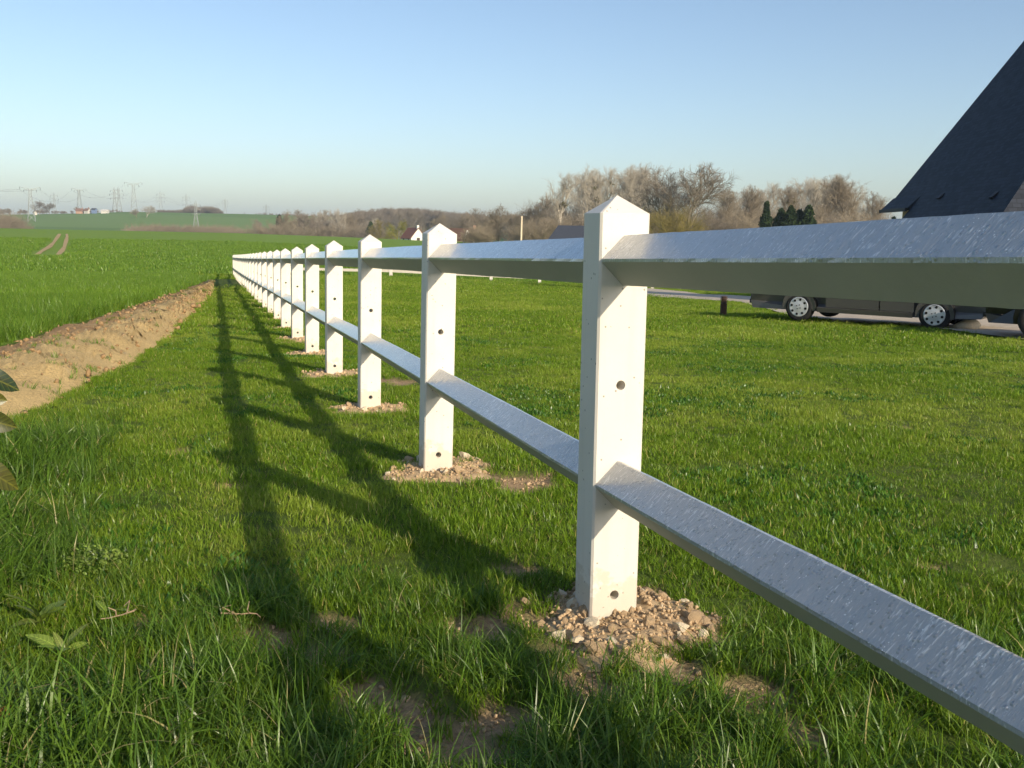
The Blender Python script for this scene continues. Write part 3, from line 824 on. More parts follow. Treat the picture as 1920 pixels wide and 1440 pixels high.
def lawn():
    protos = []
    for s in range(5): protos.append(tuft_mesh('near', 15, 0.024, 0.028, 0.062, 0.0033, 0.35, 100 + s, M['grass'], 3, 0.9))
    for s in range(3): protos.append(tuft_mesh('mid', 64, 0.07, 0.020, 0.048, 0.0036, 0.4, 120 + s, M['grass'], 2, 0.8))
    for s in range(3): protos.append(tuft_mesh('far', 120, 0.20, 0.022, 0.05, 0.007, 0.4, 140 + s, M['grass'], 2, 0.6))
    for s in range(2): protos.append(tuft_mesh('distant', 150, 0.5, 0.022, 0.05, 0.016, 0.4, 160 + s, M['grass'], 2, 0.6))
    P, I, S, T = [], [], [], []
    for (dens, r0, r1, p0, p1, a) in ((1900, 0.7, 3.5, 0, 5, 44), (420, 3.5, 6.5, 5, 8, 38), (330, 6.5, 14, 5, 8, 37), (62, 14, 32, 8, 11, 36), (13, 32, 80, 11, 13, 36)):
        x, y = sector(sector_n(dens, r0, r1, -a, a), r0, r1, -a, a)
        k = lawn_keep(x, y) & ~near_post(x, y, 0.085)
        so = soil_amount(x, y)
        k &= RNG.uniform(0, 1, len(x)) > np.maximum(so * 0.94, 0.62 * sstep(0.3, 0.8, tall_amount(x, y)))
        x, y, so = x[k], y[k], so[k]
        P.append(np.stack([x, y, ground_z(x, y) - 0.004 + 0.02 * ((x < poly_x(BANK_G, y)) & (y < BANK_W[0][1]))], 1)); I.append(RNG.integers(p0, p1, len(x)))
        cl = fbm(x * 2.5, y * 2.5, 61, 3)
        tall = tall_amount(x, y)
        s = (0.35 + 1.25 * cl) * RNG.uniform(0.7, 1.3, len(x)) * (1 - 0.45 * so) * (1 + 0.5 * tall)
        S.append(np.stack([np.minimum(s, 1.2), np.minimum(s, 1.2), s], 1))
        T.append(np.clip((fbm(x * 0.55, y * 0.55, 71, 4) - 0.47) * 4.0 + (fbm(x * 3, y * 3, 73, 3) - 0.5) * 1.6 + 0.5 * so + RNG.normal(0, 0.12, len(x)), 0, 1))
    P = np.concatenate(P); n = len(P)
    R = np.stack([RNG.normal(0, 0.14, n), RNG.normal(0, 0.14, n), RNG.uniform(0, 6.28, n)], 1)
    I, S, T = np.concatenate(I), np.concatenate(S), np.concatenate(T); k = I < 5
    realise('near_lawn_grass', P[k], protos[:5], I[k], S[k], R[k], T[k], M['grass_near'], 'short grass of the lawn close to the viewer and the nearest post')
    k = ~k
    scatter('lawn_grass', P[k], protos[5:], I[k] - 5, S[k], R[k], T[k], 'short green and yellowish lawn grass farther along the white fence')
    # dark low clover in patches
    cl_p = [tuft_mesh('clover', 46, 0.055, 0.014, 0.034, 0.011, 0.8, 180 + q, M['clover'], 2, 0.8) for q in range(3)]
    x, y = sector(sector_n(300, 2.2, 15, -34, 38), 2.2, 15, -34, 38)
    m = sstep(0.53, 0.66, fbm(x * 1.3, y * 1.3, 65, 4))
    k = lawn_keep(x, y) & ~near_post(x, y, 0.12) & (RNG.uniform(0, 1, len(x)) < m) & (soil_amount(x, y) < 0.2)
    x, y = x[k], y[k]; n = len(x); s = RNG.uniform(0.7, 1.3, n)
    scatter('clover_patches', np.stack([x, y, ground_z(x, y)], 1), cl_p, RNG.integers(0, 3, n), np.stack([s, s, s * RNG.uniform(0.9, 1.5, n)], 1),
            np.stack([RNG.normal(0, 0.1, n), RNG.normal(0, 0.1, n), RNG.uniform(0, 6.28, n)], 1), np.zeros(n), 'dark green clover growing in patches through the lawn', 'clover')
    # longer tufts in the foreground and along the left margin
    protos = []
    for s in range(6): protos.append(tuft_mesh('tall', 24, 0.04, 0.07, 0.19, 0.0042, 0.32, 200 + s, M['tallgrass'], 5, 1.5))
    x, y = sector(sector_n(560, 0.7, 8.0, -46, 40), 0.7, 8.0, -46, 40)
    tl = tall_amount(x, y)
    cl = fbm(x * 3.1, y * 3.1, 77, 3)
    k = lawn_keep(x, y) & ~near_post(x, y, 0.3) & (RNG.uniform(0, 1, len(x)) < (tl * 1.1 + 0.02) * (0.25 + 1.3 * sstep(0.35, 0.65, cl))) & (soil_amount(x, y) < 0.3)
    x, y, tl = x[k], y[k], tl[k]; n = len(x)
    s = (0.40 + 0.62 * tl + 0.8 * tl * sstep(-0.5, -1.1, x)) * RNG.uniform(0.6, 1.35, n)
    scatter('tall_grass', np.stack([x, y, ground_z(x, y) - 0.005], 1), protos, RNG.integers(0, 6, n), np.stack([s * 0.9, s * 0.9, s], 1),
            np.stack([RNG.normal(0, 0.16, n), RNG.normal(0, 0.16, n), RNG.uniform(0, 6.28, n)], 1), RNG.uniform(0, 0.35, n), 'long tufted uncut grass in the near margin of the lawn')
lawn()

def wheat():
    protos = []
    for s in range(4): protos.append(tuft_mesh('wheat_near', 22, 0.06, 0.15, 0.30, 0.007, 0.22, 300 + s, M['wheat'], 3, 0.8))
    for s in range(3): protos.append(tuft_mesh('wheat_far', 70, 0.30, 0.15, 0.27, 0.016, 0.22, 320 + s, M['wheat'], 2, 0.6))
    for s in range(2): protos.append(tuft_mesh('wheat_distant', 110, 0.9, 0.16, 0.27, 0.05, 0.22, 340 + s, M['wheat'], 2, 0.5))
    P, I, S, T = [], [], [], []
    for (dens, r0, r1, p0, p1) in ((150, 5, 26, 0, 4), (16, 26, 60, 4, 7), (2.2, 60, 150, 7, 9)):
        x, y = sector(sector_n(dens, r0, r1, -40, 5), r0, r1, -40, 5)
        k = wheat_mask(x, y) & (x > -70)
        for TK in TRACKS:
            for a, b in zip(TK[:-1], TK[1:]):
                d = b - a; u = np.clip(((x - a[0]) * d[0] + (y - a[1]) * d[1]) / (d @ d), 0, 1)
                k &= np.hypot(x - a[0] - u * d[0], y - a[1] - u * d[1]) > (0.6 if r1 < 70 else 1.25)
        x, y = x[k], y[k]
        P.append(np.stack([x, y, ground_z(x, y)], 1)); I.append(RNG.integers(p0, p1, len(x)))
        s = RNG.uniform(0.75, 1.2, len(x)) * (0.8 + 0.4 * fbm(x * 0.6, y * 0.6, 81, 3))
        S.append(np.stack([s, s, s], 1)); T.append(np.clip((fbm(x * 0.15, y * 0.15, 83, 3) - 0.45) * 1.5 + RNG.normal(0, 0.08, len(x)), 0, 0.8))
    P = np.concatenate(P); n = len(P)
    R = np.stack([RNG.normal(0, 0.1, n), RNG.normal(0, 0.1, n), RNG.uniform(0, 6.28, n)], 1)
    scatter('wheat_crop', P, protos, np.concatenate(I), np.concatenate(S), R, np.concatenate(T), 'bright green young wheat growing left of the soil bank', 'wheat')
    # seedlings and weeds that have come up on the bank
    q = BANKV.reshape(-1, 3); r = np.hypot(q[:, 0], q[:, 1])
    w = (fbm(q[:, 0] * 1.4, q[:, 1] * 1.4, 91, 3) > 0.60) & (r > 3) & (r < 46)
    q = q[w]; q = q[RNG.uniform(0, 1, len(q)) < 0.14]
    q = q + RNG.normal(0, 0.03, q.shape) * np.array([1, 1, 0]); n = len(q)
    pr = [tuft_mesh('weed', 14, 0.05, 0.04, 0.11, 0.006, 0.5, 360 + s, M['wheat'], 3, 0.9) for s in range(3)]
    s = RNG.uniform(0.5, 1.1, n)
    scatter('bank_weeds', q, pr, RNG.integers(0, 3, n), np.stack([s, s, s], 1), np.stack([RNG.normal(0, 0.1, n)] * 2 + [RNG.uniform(0, 6.28, n)], 1), RNG.uniform(0, 0.5, n), 'sparse green seedlings on the bare soil bank', 'weeds')
wheat()

ORD = ['first', 'second', 'third', 'fourth', 'fifth', 'sixth', 'seventh', 'eighth', 'ninth', 'tenth', 'eleventh', 'twelfth', 'thirteenth', 'fourteenth',
       'fifteenth', 'sixteenth', 'seventeenth', 'eighteenth', 'nineteenth', 'twentieth']

# ------------------------------------------------------------------ heaps of dug soil at the feet of the posts
def clod_mesh(seed, mat, sub=2, rough=0.085):
    bm = bmesh.new(); bmesh.ops.create_icosphere(bm, subdivisions=sub, radius=1.0)
    rg = random.Random(seed)
    ph = [(Vector((rg.gauss(0, 1), rg.gauss(0, 1), rg.gauss(0, 1))).normalized(), rg.uniform(0.4, 0.85)) for _ in range(12)]
    for v in bm.verts:
        for n, d in ph:
            e = v.co.dot(n) - d
            if e > 0: v.co -= n * e * 0.9
        v.co *= 1 + rg.gauss(0, rough)
    me = bpy.data.meshes.new('clod'); bm.to_mesh(me); bm.free(); me.materials.append(mat)
    return me
CLODS = [clod_mesh(k, M['clod'] if k % 5 else M['chalk'], sub=2) for k in range(9)]
CRUMB = []
for k in range(4):
    mm = clod_mesh(50 + k, M['clod'], sub=1, rough=0.2)
    CRUMB.append((np.array([v.co[:] for v in mm.vertices]), np.array([p.vertices[:] for p in mm.polygons])))

def heap_height(dx, dy, R, seed):
    a = np.arctan2(dy, dx); wob = 1 + 0.6 * (fbm(np.cos(a) * 1.5 + 5, np.sin(a) * 1.5 + 5, seed, 3) - 0.5) * 2
    d = np.hypot(dx, dy) / (R * wob)
    h = 0.010 * sstep(1.0, 0.15, d) - 0.02 * sstep(0.75, 1.1, d)
    return h + (fbm(dx * 14, dy * 14, seed + 3, 3) - 0.5) * 0.04 * sstep(1.1, 0.6, d)

def soil_heap(i, px, py, pz, R, n_clods, n_crumbs, label):
    root = empty('soil_heap', (px, py, gz(px, py)))
    tag(root, label, 'soil heap', 'soil heaps at the fence posts')
    nr, na = (26, 64) if i < 3 else (12, 30)
    X, Y = [], []
    rs = np.linspace(0.02, 1.25, nr) * R; an = np.linspace(0, 2 * np.pi, na, endpoint=False)
    RR, AA = np.meshgrid(rs, an, indexing='ij'); X = RR * np.cos(AA); Y = RR * np.sin(AA)
    Z = heap_height(X, Y, R, 7 * i + 5) + ground_z(X + px, Y + py) - root.location.z
    idx = np.arange(nr * na).reshape(nr, na); nx = np.roll(idx, -1, 1)
    q = np.stack([idx[:-1], idx[1:], nx[1:], nx[:-1]], -1).reshape(-1, 4)
    me = fast_mesh('mound', np.stack([X, Y, Z], -1).reshape(-1, 3), q.ravel(), np.full(len(q), 4)); me.shade_smooth()
    mobj('mound', me, M['soil'], root)
    rg = np.random.default_rng(500 + i)
    def spot():
        while True:
            r = R * 0.98 * rg.uniform(0, 1) ** 0.6; a = rg.uniform(0, 6.283)
            x, y = r * math.cos(a), r * math.sin(a)
            cx, cy = x - DV[0] * PD / 2, y - DV[1] * PD / 2
            if abs(cx * LV[0] + cy * LV[1]) > PW / 2 + 0.012 or abs(cx * DV[0] + cy * DV[1]) > PD / 2 + 0.012: return x, y
    for k in range(n_clods):
        x, y = spot(); s = float(np.clip(rg.lognormal(-4.5, 0.5), 0.006, 0.027)) * (1.0 if i == 0 else 1.1)
        z = float(heap_height(np.array([x]), np.array([y]), R, 7 * i + 5)[0]) + gz(x + px, y + py) - root.location.z
        o = bpy.data.objects.new('clod', CLODS[int(rg.integers(0, 9))]); COL.objects.link(o); o.parent = root
        o.location = (x, y, z + s * 0.25); o.rotation_euler = tuple(rg.uniform(0, 6.28, 3)); o.scale = tuple(s * rg.uniform(0.7, 1.35, 3))
    if n_crumbs:
        VV, FF = [], []; b = 0
        for k in range(n_crumbs):
            x, y = spot(); s = rg.uniform(0.003, 0.009) * (1 if i < 3 else 2.2)
            z = float(heap_height(np.array([x]), np.array([y]), R, 7 * i + 5)[0]) + gz(x + px, y + py) - root.location.z
            cv, cf = CRUMB[k % 4]; e = np.array(Euler(tuple(rg.uniform(0, 6.28, 3))).to_matrix())
            VV.append(cv @ e.T * s * rg.uniform(0.7, 1.4, 3) + np.array([x, y, z + s * 0.4])); FF.append(cf + b); b += len(cv)
        FF = np.concatenate(FF)
        me = fast_mesh('crumbs', np.concatenate(VV), FF.ravel(), np.full(len(FF), 3))
        o = mobj('crumbs', me, M['clod'], root); o['kind'] = 'stuff'

def bank_clods():
    """broken clods lying on the bank, too many and too small to tell apart"""
    q = BANKV.reshape(-1, 3); r = np.hypot(q[:, 0], q[:, 1]); q = q[(r > 3.5) & (r < 30)]; r = np.hypot(q[:, 0], q[:, 1])
    rg = np.random.default_rng(77); sel = rg.choice(len(q), 1500, replace=False); VV, FF = [], []; b = 0
    for k, i in enumerate(sel):
        s = min(0.055, float(rg.lognormal(-4.1, 0.55))); cv, cf = CRUMB[k % 4]; e = np.array(Euler(tuple(rg.uniform(0, 6.28, 3))).to_matrix())
        VV.append(cv @ e.T * s * rg.uniform(0.7, 1.4, 3) + q[i] + np.array([rg.normal(0, 0.05), rg.normal(0, 0.05), s * 0.25])); FF.append(cf + b); b += len(cv)
    FF = np.concatenate(FF); me = fast_mesh('clods', np.concatenate(VV), FF.ravel(), np.full(len(FF), 3))
    o = mobj('clods', me, M['bank'], BANK); o['kind'] = 'stuff'
bank_clods()
def patch_crumbs():
    rg = np.random.default_rng(99); VV, FF = [], []; b = 0
    for c, r in PATCH:
        if np.hypot(*c) > 5: continue
        for k in range(int(2600 * r * r) + 12):
            a = rg.uniform(0, 6.283); q = r * 1.05 * math.sqrt(rg.uniform()); x, y = c[0] + q * math.cos(a), c[1] + q * math.sin(a)
            s = min(0.014, float(rg.lognormal(-5.6, 0.5))); cv, cf = CRUMB[k % 4]; e = np.array(Euler(tuple(rg.uniform(0, 6.28, 3))).to_matrix())
            VV.append(cv @ e.T * s * rg.uniform(0.7, 1.4, 3) + np.array([x, y, gz(x, y) - 0.018 + s * 0.3])); FF.append(cf + b); b += len(cv)
    FF = np.concatenate(FF); me = fast_mesh('loose_soil', np.concatenate(VV), FF.ravel(), np.full(len(FF), 3))
    tag(mobj('loose_soil', me, M['clod']), 'loose crumbs of soil on the bare patches in the near turf', 'soil', kind='stuff')
patch_crumbs()
for i, x, y, z in HEAPS:
    if i < 0: continue
    lab = 'heap of crumbled tan soil and stones at the foot of the nearest post' if i == 0 else 'heap of tan soil at the foot of the %s post from the viewer' % ORD[i]
    cx, cy = x + DV[0] * PD / 2, y + DV[1] * PD / 2
    if i == 0: cx += 0.05; cy -= 0.03
    soil_heap(i, cx, cy, z, HEAP_R.get(i, 0.33), {0: 170, 1: 90, 2: 50}.get(i, 0), {0: 900, 1: 500, 2: 260}.get(i, 70 if i < 8 else 40), lab)

# ------------------------------------------------------------------ slate-roofed house
def slate_material():
    m, nt, out = new_mat('slate'); t = NT(nt)
    p = t.n('ShaderNodeBsdfPrincipled'); uv = t.n('ShaderNodeUVMap')
    br = t.n('ShaderNodeTexBrick'); t.l(uv.outputs[0], br.inputs['Vector'])
    br.inputs['Scale'].default_value = 1.0; br.inputs['Brick Width'].default_value = 0.22; br.inputs['Row Height'].default_value = 0.12
    br.inputs['Mortar Size'].default_value = 0.006; br.inputs['Color1'].default_value = (0.012, 0.017, 0.028, 1); br.inputs['Color2'].default_value = (0.028, 0.036, 0.054, 1)
    br.inputs['Mortar'].default_value = (0.006, 0.008, 0.012, 1)
    t.l(br.outputs['Color'], p.inputs['Base Color']); p.inputs['Roughness'].default_value = 0.6; p.inputs['Specular IOR Level'].default_value = 0.15
    b = t.n('ShaderNodeBump'); b.inputs['Strength'].default_value = 0.5; b.inputs['Distance'].default_value = 0.01; b.invert = True
    t.l(br.outputs['Fac'], b.inputs['Height']); t.l(b.outputs[0], p.inputs['Normal']); t.l(p.outputs[0], out.inputs[0])
    return m
M['slate'] = slate_material()
M['render'] = simple_mat('cream_render', (0.60, 0.47, 0.28), 0.9, var=0.08, nscale=2, bump=0.2, bscale=80)
M['glass'] = simple_mat('window_glass', (0.03, 0.035, 0.04), 0.08, var=0.1, spec=0.6)
M['whiteframe'] = simple_mat('white_frame', (0.72, 0.72, 0.70), 0.5, var=0.04)
M['darkwood'] = simple_mat('dark_wood', (0.06, 0.035, 0.022), 0.7, var=0.25)
M['zinc'] = simple_mat('zinc', (0.16, 0.17, 0.19), 0.5, metal=0.6, var=0.1)

M['gutter'] = simple_mat('dark_gutter', (0.012, 0.014, 0.02), 0.6, var=0.1)
def slab(name, quad, th, mat, parent, uvs=True):
    """roof plane with thickness; UV in metres along and up the slope"""
    P = [Vector(q) for q in quad]; n = (P[1] - P[0]).cross(P[-1] - P[0]).normalized()
    if n.z < 0: n = -n
    k = len(P); vs = P + [p - n * th for p in P]
    fs = [tuple(range(k)), tuple(range(2 * k - 1, k - 1, -1))] + [(i, k + i, k + (i + 1) % k, (i + 1) % k) for i in range(k)]
    o = mesh_obj(name, vs, fs, mat, parent)
    bm = bmesh.new(); bm.from_mesh(o.data); bmesh.ops.recalc_face_normals(bm, faces=bm.faces)
    ul = bm.loops.layers.uv.new('UVMap'); ax = n.cross(Vector((0, 0, 1))).normalized(); ay = n.cross(ax)
    for f in bm.faces:
        for l in f.loops: l[ul].uv = (l.vert.co.dot(ax), l.vert.co.dot(ay))
    bm.to_mesh(o.data); bm.free()
    return o

def build_house():
    # local frame: x to the east (away behind the visible slope), y towards the viewer (south), z up from the ground
    c = at(1662, 392, 35.5)
    g0 = gz(c[0], c[1])
    AX = math.radians(2)                        # turn of the house
    root = empty('slate_roof_house', (c[0], c[1], g0), -AX)
    tag(root, 'house with tall steep dark slate roof and cream walls behind the fence', 'house')
    ez = c[2] - g0                              # height of the main eave
    tanp = 1.36; ridge_x = 6.6; ridge_z = ez + tanp * ridge_x
    S = -1                                      # local y towards the viewer is negative
    near = 9.6
    hip = 4.2
    rid_near = -(near - hip)
    # sprocketed main eave at the far end and a longer catslide nearer the viewer
    k = 0.26; kz = 0.36
    foot = 1.9
    slab('roof_slope', [(k, 0, ez + kz), (k, -2.3, ez + kz), (k, -2.3, ez + tanp * k)][:2] + [(ridge_x, -2.3, ridge_z), (ridge_x, 0, ridge_z)], 0.14, M['slate'], root)
    slab('roof_eave', [(-0.12, 0.15, ez - 0.02), (-0.12, -2.3, ez - 0.02), (k, -2.3, ez + kz), (k, 0.15, ez + kz)], 0.10, M['slate'], root)
    mm = (ridge_z - ez - kz) / (ridge_x - k); zf = ez + kz - mm * (k + 1.1)
    slab('roof_catslide', [(-1.1, -2.3, zf), (-1.1, -near, zf), (ridge_x, rid_near, ridge_z), (ridge_x, -2.3, ridge_z)], 0.16, M['slate'], root)
    slab('roof_hip', [(-1.1, -near, zf), (ridge_x * 2 + 1.1, -near, zf), (ridge_x, rid_near, ridge_z)], 0.16, M['slate'], root)
    slab('roof_back', [(ridge_x, 0, ridge_z), (ridge_x, rid_near, ridge_z), (ridge_x * 2 + 1.1, -near, zf), (ridge_x * 2 + 1.1, 0, zf)], 0.16, M['slate'], root)
    # walls
    w = MB()
    w.box((0.45, -2.6, -0.3), (ridge_x * 2 - 0.2, -0.25, ez + 0.1))
    w.add([(0.5, -0.3, ez + 0.1), (ridge_x * 2 - 0.5, -0.3, ez + 0.1), (ridge_x, -0.3, ridge_z - 0.35), (0.5, -0.5, ez + 0.1), (ridge_x * 2 - 0.5, -0.5, ez + 0.1), (ridge_x, -0.5, ridge_z - 0.35)],
          [(0, 2, 1), (3, 4, 5), (0, 1, 4, 3), (1, 2, 5, 4), (2, 0, 3, 5)])
    w.box((-0.7, -near + 0.45, -0.3), (ridge_x * 2 + 0.6, -2.61, zf + 0.28))
    w.build('wall', M['render'], root)
    b = MB(); b.box((-0.19, -2.28, ez - 0.13), (-0.125, 0.15, ez - 0.02)); b.build('gutter', M['gutter'], root)
    b = MB(); b.box((-1.2, -near, zf - 0.13), (-1.11, -2.3, zf - 0.01)); b.build('gutter', M['gutter'], root)
    # small dark ventilator slates set into the visible slope
    for (px, py) in ((1889, 146), (1733, 341), (1765, 368), (1865, 366)):
        d = Vector(ray(px, py)); o = Vector((0, 0, EYE)); inv = (Matrix.Translation(root.location) @ Matrix.Rotation(-AX, 4, 'Z')).inverted()
        o2 = inv @ o; d2 = inv.to_3x3() @ d
        # plane through the catslide foot and the ridge
        a = (ridge_z - zf) / (ridge_x + 1.1); n = Vector((-a, 0, 1)); p0 = Vector((-1.1, 0, zf))
        t = (p0 - o2).dot(n) / d2.dot(n); q = o2 + d2 * t
        u = Vector((1, 0, a)).normalized(); nn = n.normalized()
        if q.y < -2.4:
            v = MB(); A = q + nn * 0.02
            v.add([A + Vector((0, -0.10, 0)) - u * 0.11 + nn * 0.04, A + Vector((0, 0.10, 0)) - u * 0.11 + nn * 0.04, A + Vector((0, 0.10, 0)) + u * 0.11, A + Vector((0, -0.10, 0)) + u * 0.11,
                   A + Vector((0, -0.10, 0)) - u * 0.11 - nn * 0.05, A + Vector((0, 0.10, 0)) - u * 0.11 - nn * 0.05], [(0, 1, 2, 3), (0, 4, 5, 1), (0, 3, 4), (1, 5, 2)])
            v.build('roof_vent', M['gutter'], root)
    # windows and door in the wall under the catslide and in the near wall
    for k2, (y0, y1) in enumerate(((-4.6, -3.5), (-7.6, -6.5))):
        f = MB(); f.box((-0.76, y0, 0.75), (-0.68, y1, 1.2 if zf < 1.6 else 1.25)); fr = f.build('window', M['whiteframe'], root)
        g = MB(); g.box((-0.775, y0 + 0.07, 0.82), (-0.762, y1 - 0.07, 1.13)); g.build('pane', M['glass'], fr)
    for x0 in (1.5, 8.0):
        f = MB(); f.box((x0, -near + 0.38, 0.5), (x0 + 1.2, -near + 0.46, 1.15)); fr = f.build('window', M['whiteframe'], root)
        g = MB(); g.box((x0 + 0.08, -near + 0.365, 0.57), (x0 + 1.12, -near + 0.378, 1.08)); g.build('pane', M['glass'], fr)
    d = MB(); d.box((5.2, -near + 0.38, -0.05), (6.15, -near + 0.46, 1.18)); d.build('door', M['darkwood'], root)
build_house()

# ------------------------------------------------------------------ parked cars
M['tyre'] = simple_mat('tyre_rubber', (0.018, 0.018, 0.018), 0.85, var=0.2, nscale=20)
M['cover'] = simple_mat('silver_wheel_cover', (0.62, 0.63, 0.64), 0.35, metal=0.35, var=0.05, spec=0.5)
M['hole'] = simple_mat('hole_shade_black', (0.008, 0.008, 0.008), 0.9)  # near-black colour standing in for shade in cover holes and arches
M['paint1'] = simple_mat('dark_grey_paint', (0.12, 0.115, 0.11), 0.4, metal=0.35, var=0.08, coat=0.5)
M['paint2'] = simple_mat('black_paint', (0.012, 0.012, 0.015), 0.3, metal=0.2, var=0.05, coat=0.6)
M['trim'] = simple_mat('black_plastic', (0.02, 0.02, 0.022), 0.6, var=0.1)
M['lamp'] = simple_mat('lamp_glass', (0.55, 0.56, 0.58), 0.15, metal=0.3, spec=0.6)
M['redlamp'] = simple_mat('red_lamp', (0.25, 0.012, 0.01), 0.2, spec=0.6)
M['plate'] = simple_mat('plate_white', (0.7, 0.7, 0.68), 0.5)

def wheel(root, x, y, r, w, rim_r, side, nholes=8):
    wh = empty('wheel'); wh.parent = root; wh.location = (x, y, r)
    pts = [(rim_r * 0.97, -w / 2 + 0.012), (rim_r + 0.02, -w / 2), (r - 0.03, -w / 2 + 0.004), (r - 0.008, -w / 2 + 0.025), (r, -w / 4), (r, w / 4), (r - 0.008, w / 2 - 0.025), (r - 0.03, w / 2 - 0.004), (rim_r + 0.02, w / 2), (rim_r * 0.97, w / 2 - 0.012)]
    n = 40; v, f = [], []
    for k in range(n):
        a = 2 * math.pi * k / n
        for (rr, ww) in pts: v.append((rr * math.cos(a), ww, rr * math.sin(a)))
    L = len(pts)
    for k in range(n):
        j = (k + 1) % n
        for q in range(L - 1): f.append((k * L + q, j * L + q, j * L + q + 1, k * L + q + 1))
    mesh_obj('tyre', v, f, M['tyre'], wh, True)
    # dished wheel cover
    yo = side * w / 2
    prof = [(rim_r, 0.0), (rim_r * 0.97, 0.012), (rim_r * 0.88, 0.006), (rim_r * 0.5, 0.018), (rim_r * 0.25, 0.02), (0.0001, 0.022)]
    v, f = [], []
    for k in range(n):
        a = 2 * math.pi * k / n
        for (rr, ww) in prof: v.append((rr * math.cos(a), yo + side * (ww - 0.012), rr * math.sin(a)))
    L = len(prof)
    for k in range(n):
        j = (k + 1) % n
        for q in range(L - 1): f.append((k * L + q, j * L + q, j * L + q + 1, k * L + q + 1))
    cv = mesh_obj('wheel_cover', v, f, M['cover'], wh, True)
    h = MB()
    def disc(cx, cz, rr, d):
        m = 14; b = [(cx + rr * math.cos(2 * math.pi * i / m), yo + side * d, cz + rr * math.sin(2 * math.pi * i / m)) for i in range(m)]
        b2 = [(p[0], p[1] - side * 0.01, p[2]) for p in b]
        h.add(b + b2, [tuple(range(m)) if side < 0 else tuple(range(m - 1, -1, -1))] + [(i, (i + 1) % m, m + (i + 1) % m, m + i) for i in range(m)])
    for i in range(nholes):
        a = 2 * math.pi * i / nholes + 0.2
        disc(rim_r * 0.73 * math.cos(a), rim_r * 0.73 * math.sin(a), rim_r * 0.125, 0.0045)
    for i in range(4):
        a = 2 * math.pi * i / 4 + 0.5
        disc(rim_r * 0.22 * math.cos(a), rim_r * 0.22 * math.sin(a), rim_r * 0.055, 0.0145)
    h.build('hole_shade_discs', M['hole'], wh)  # flat dark discs painted as the shade inside the cover holes
    return wh

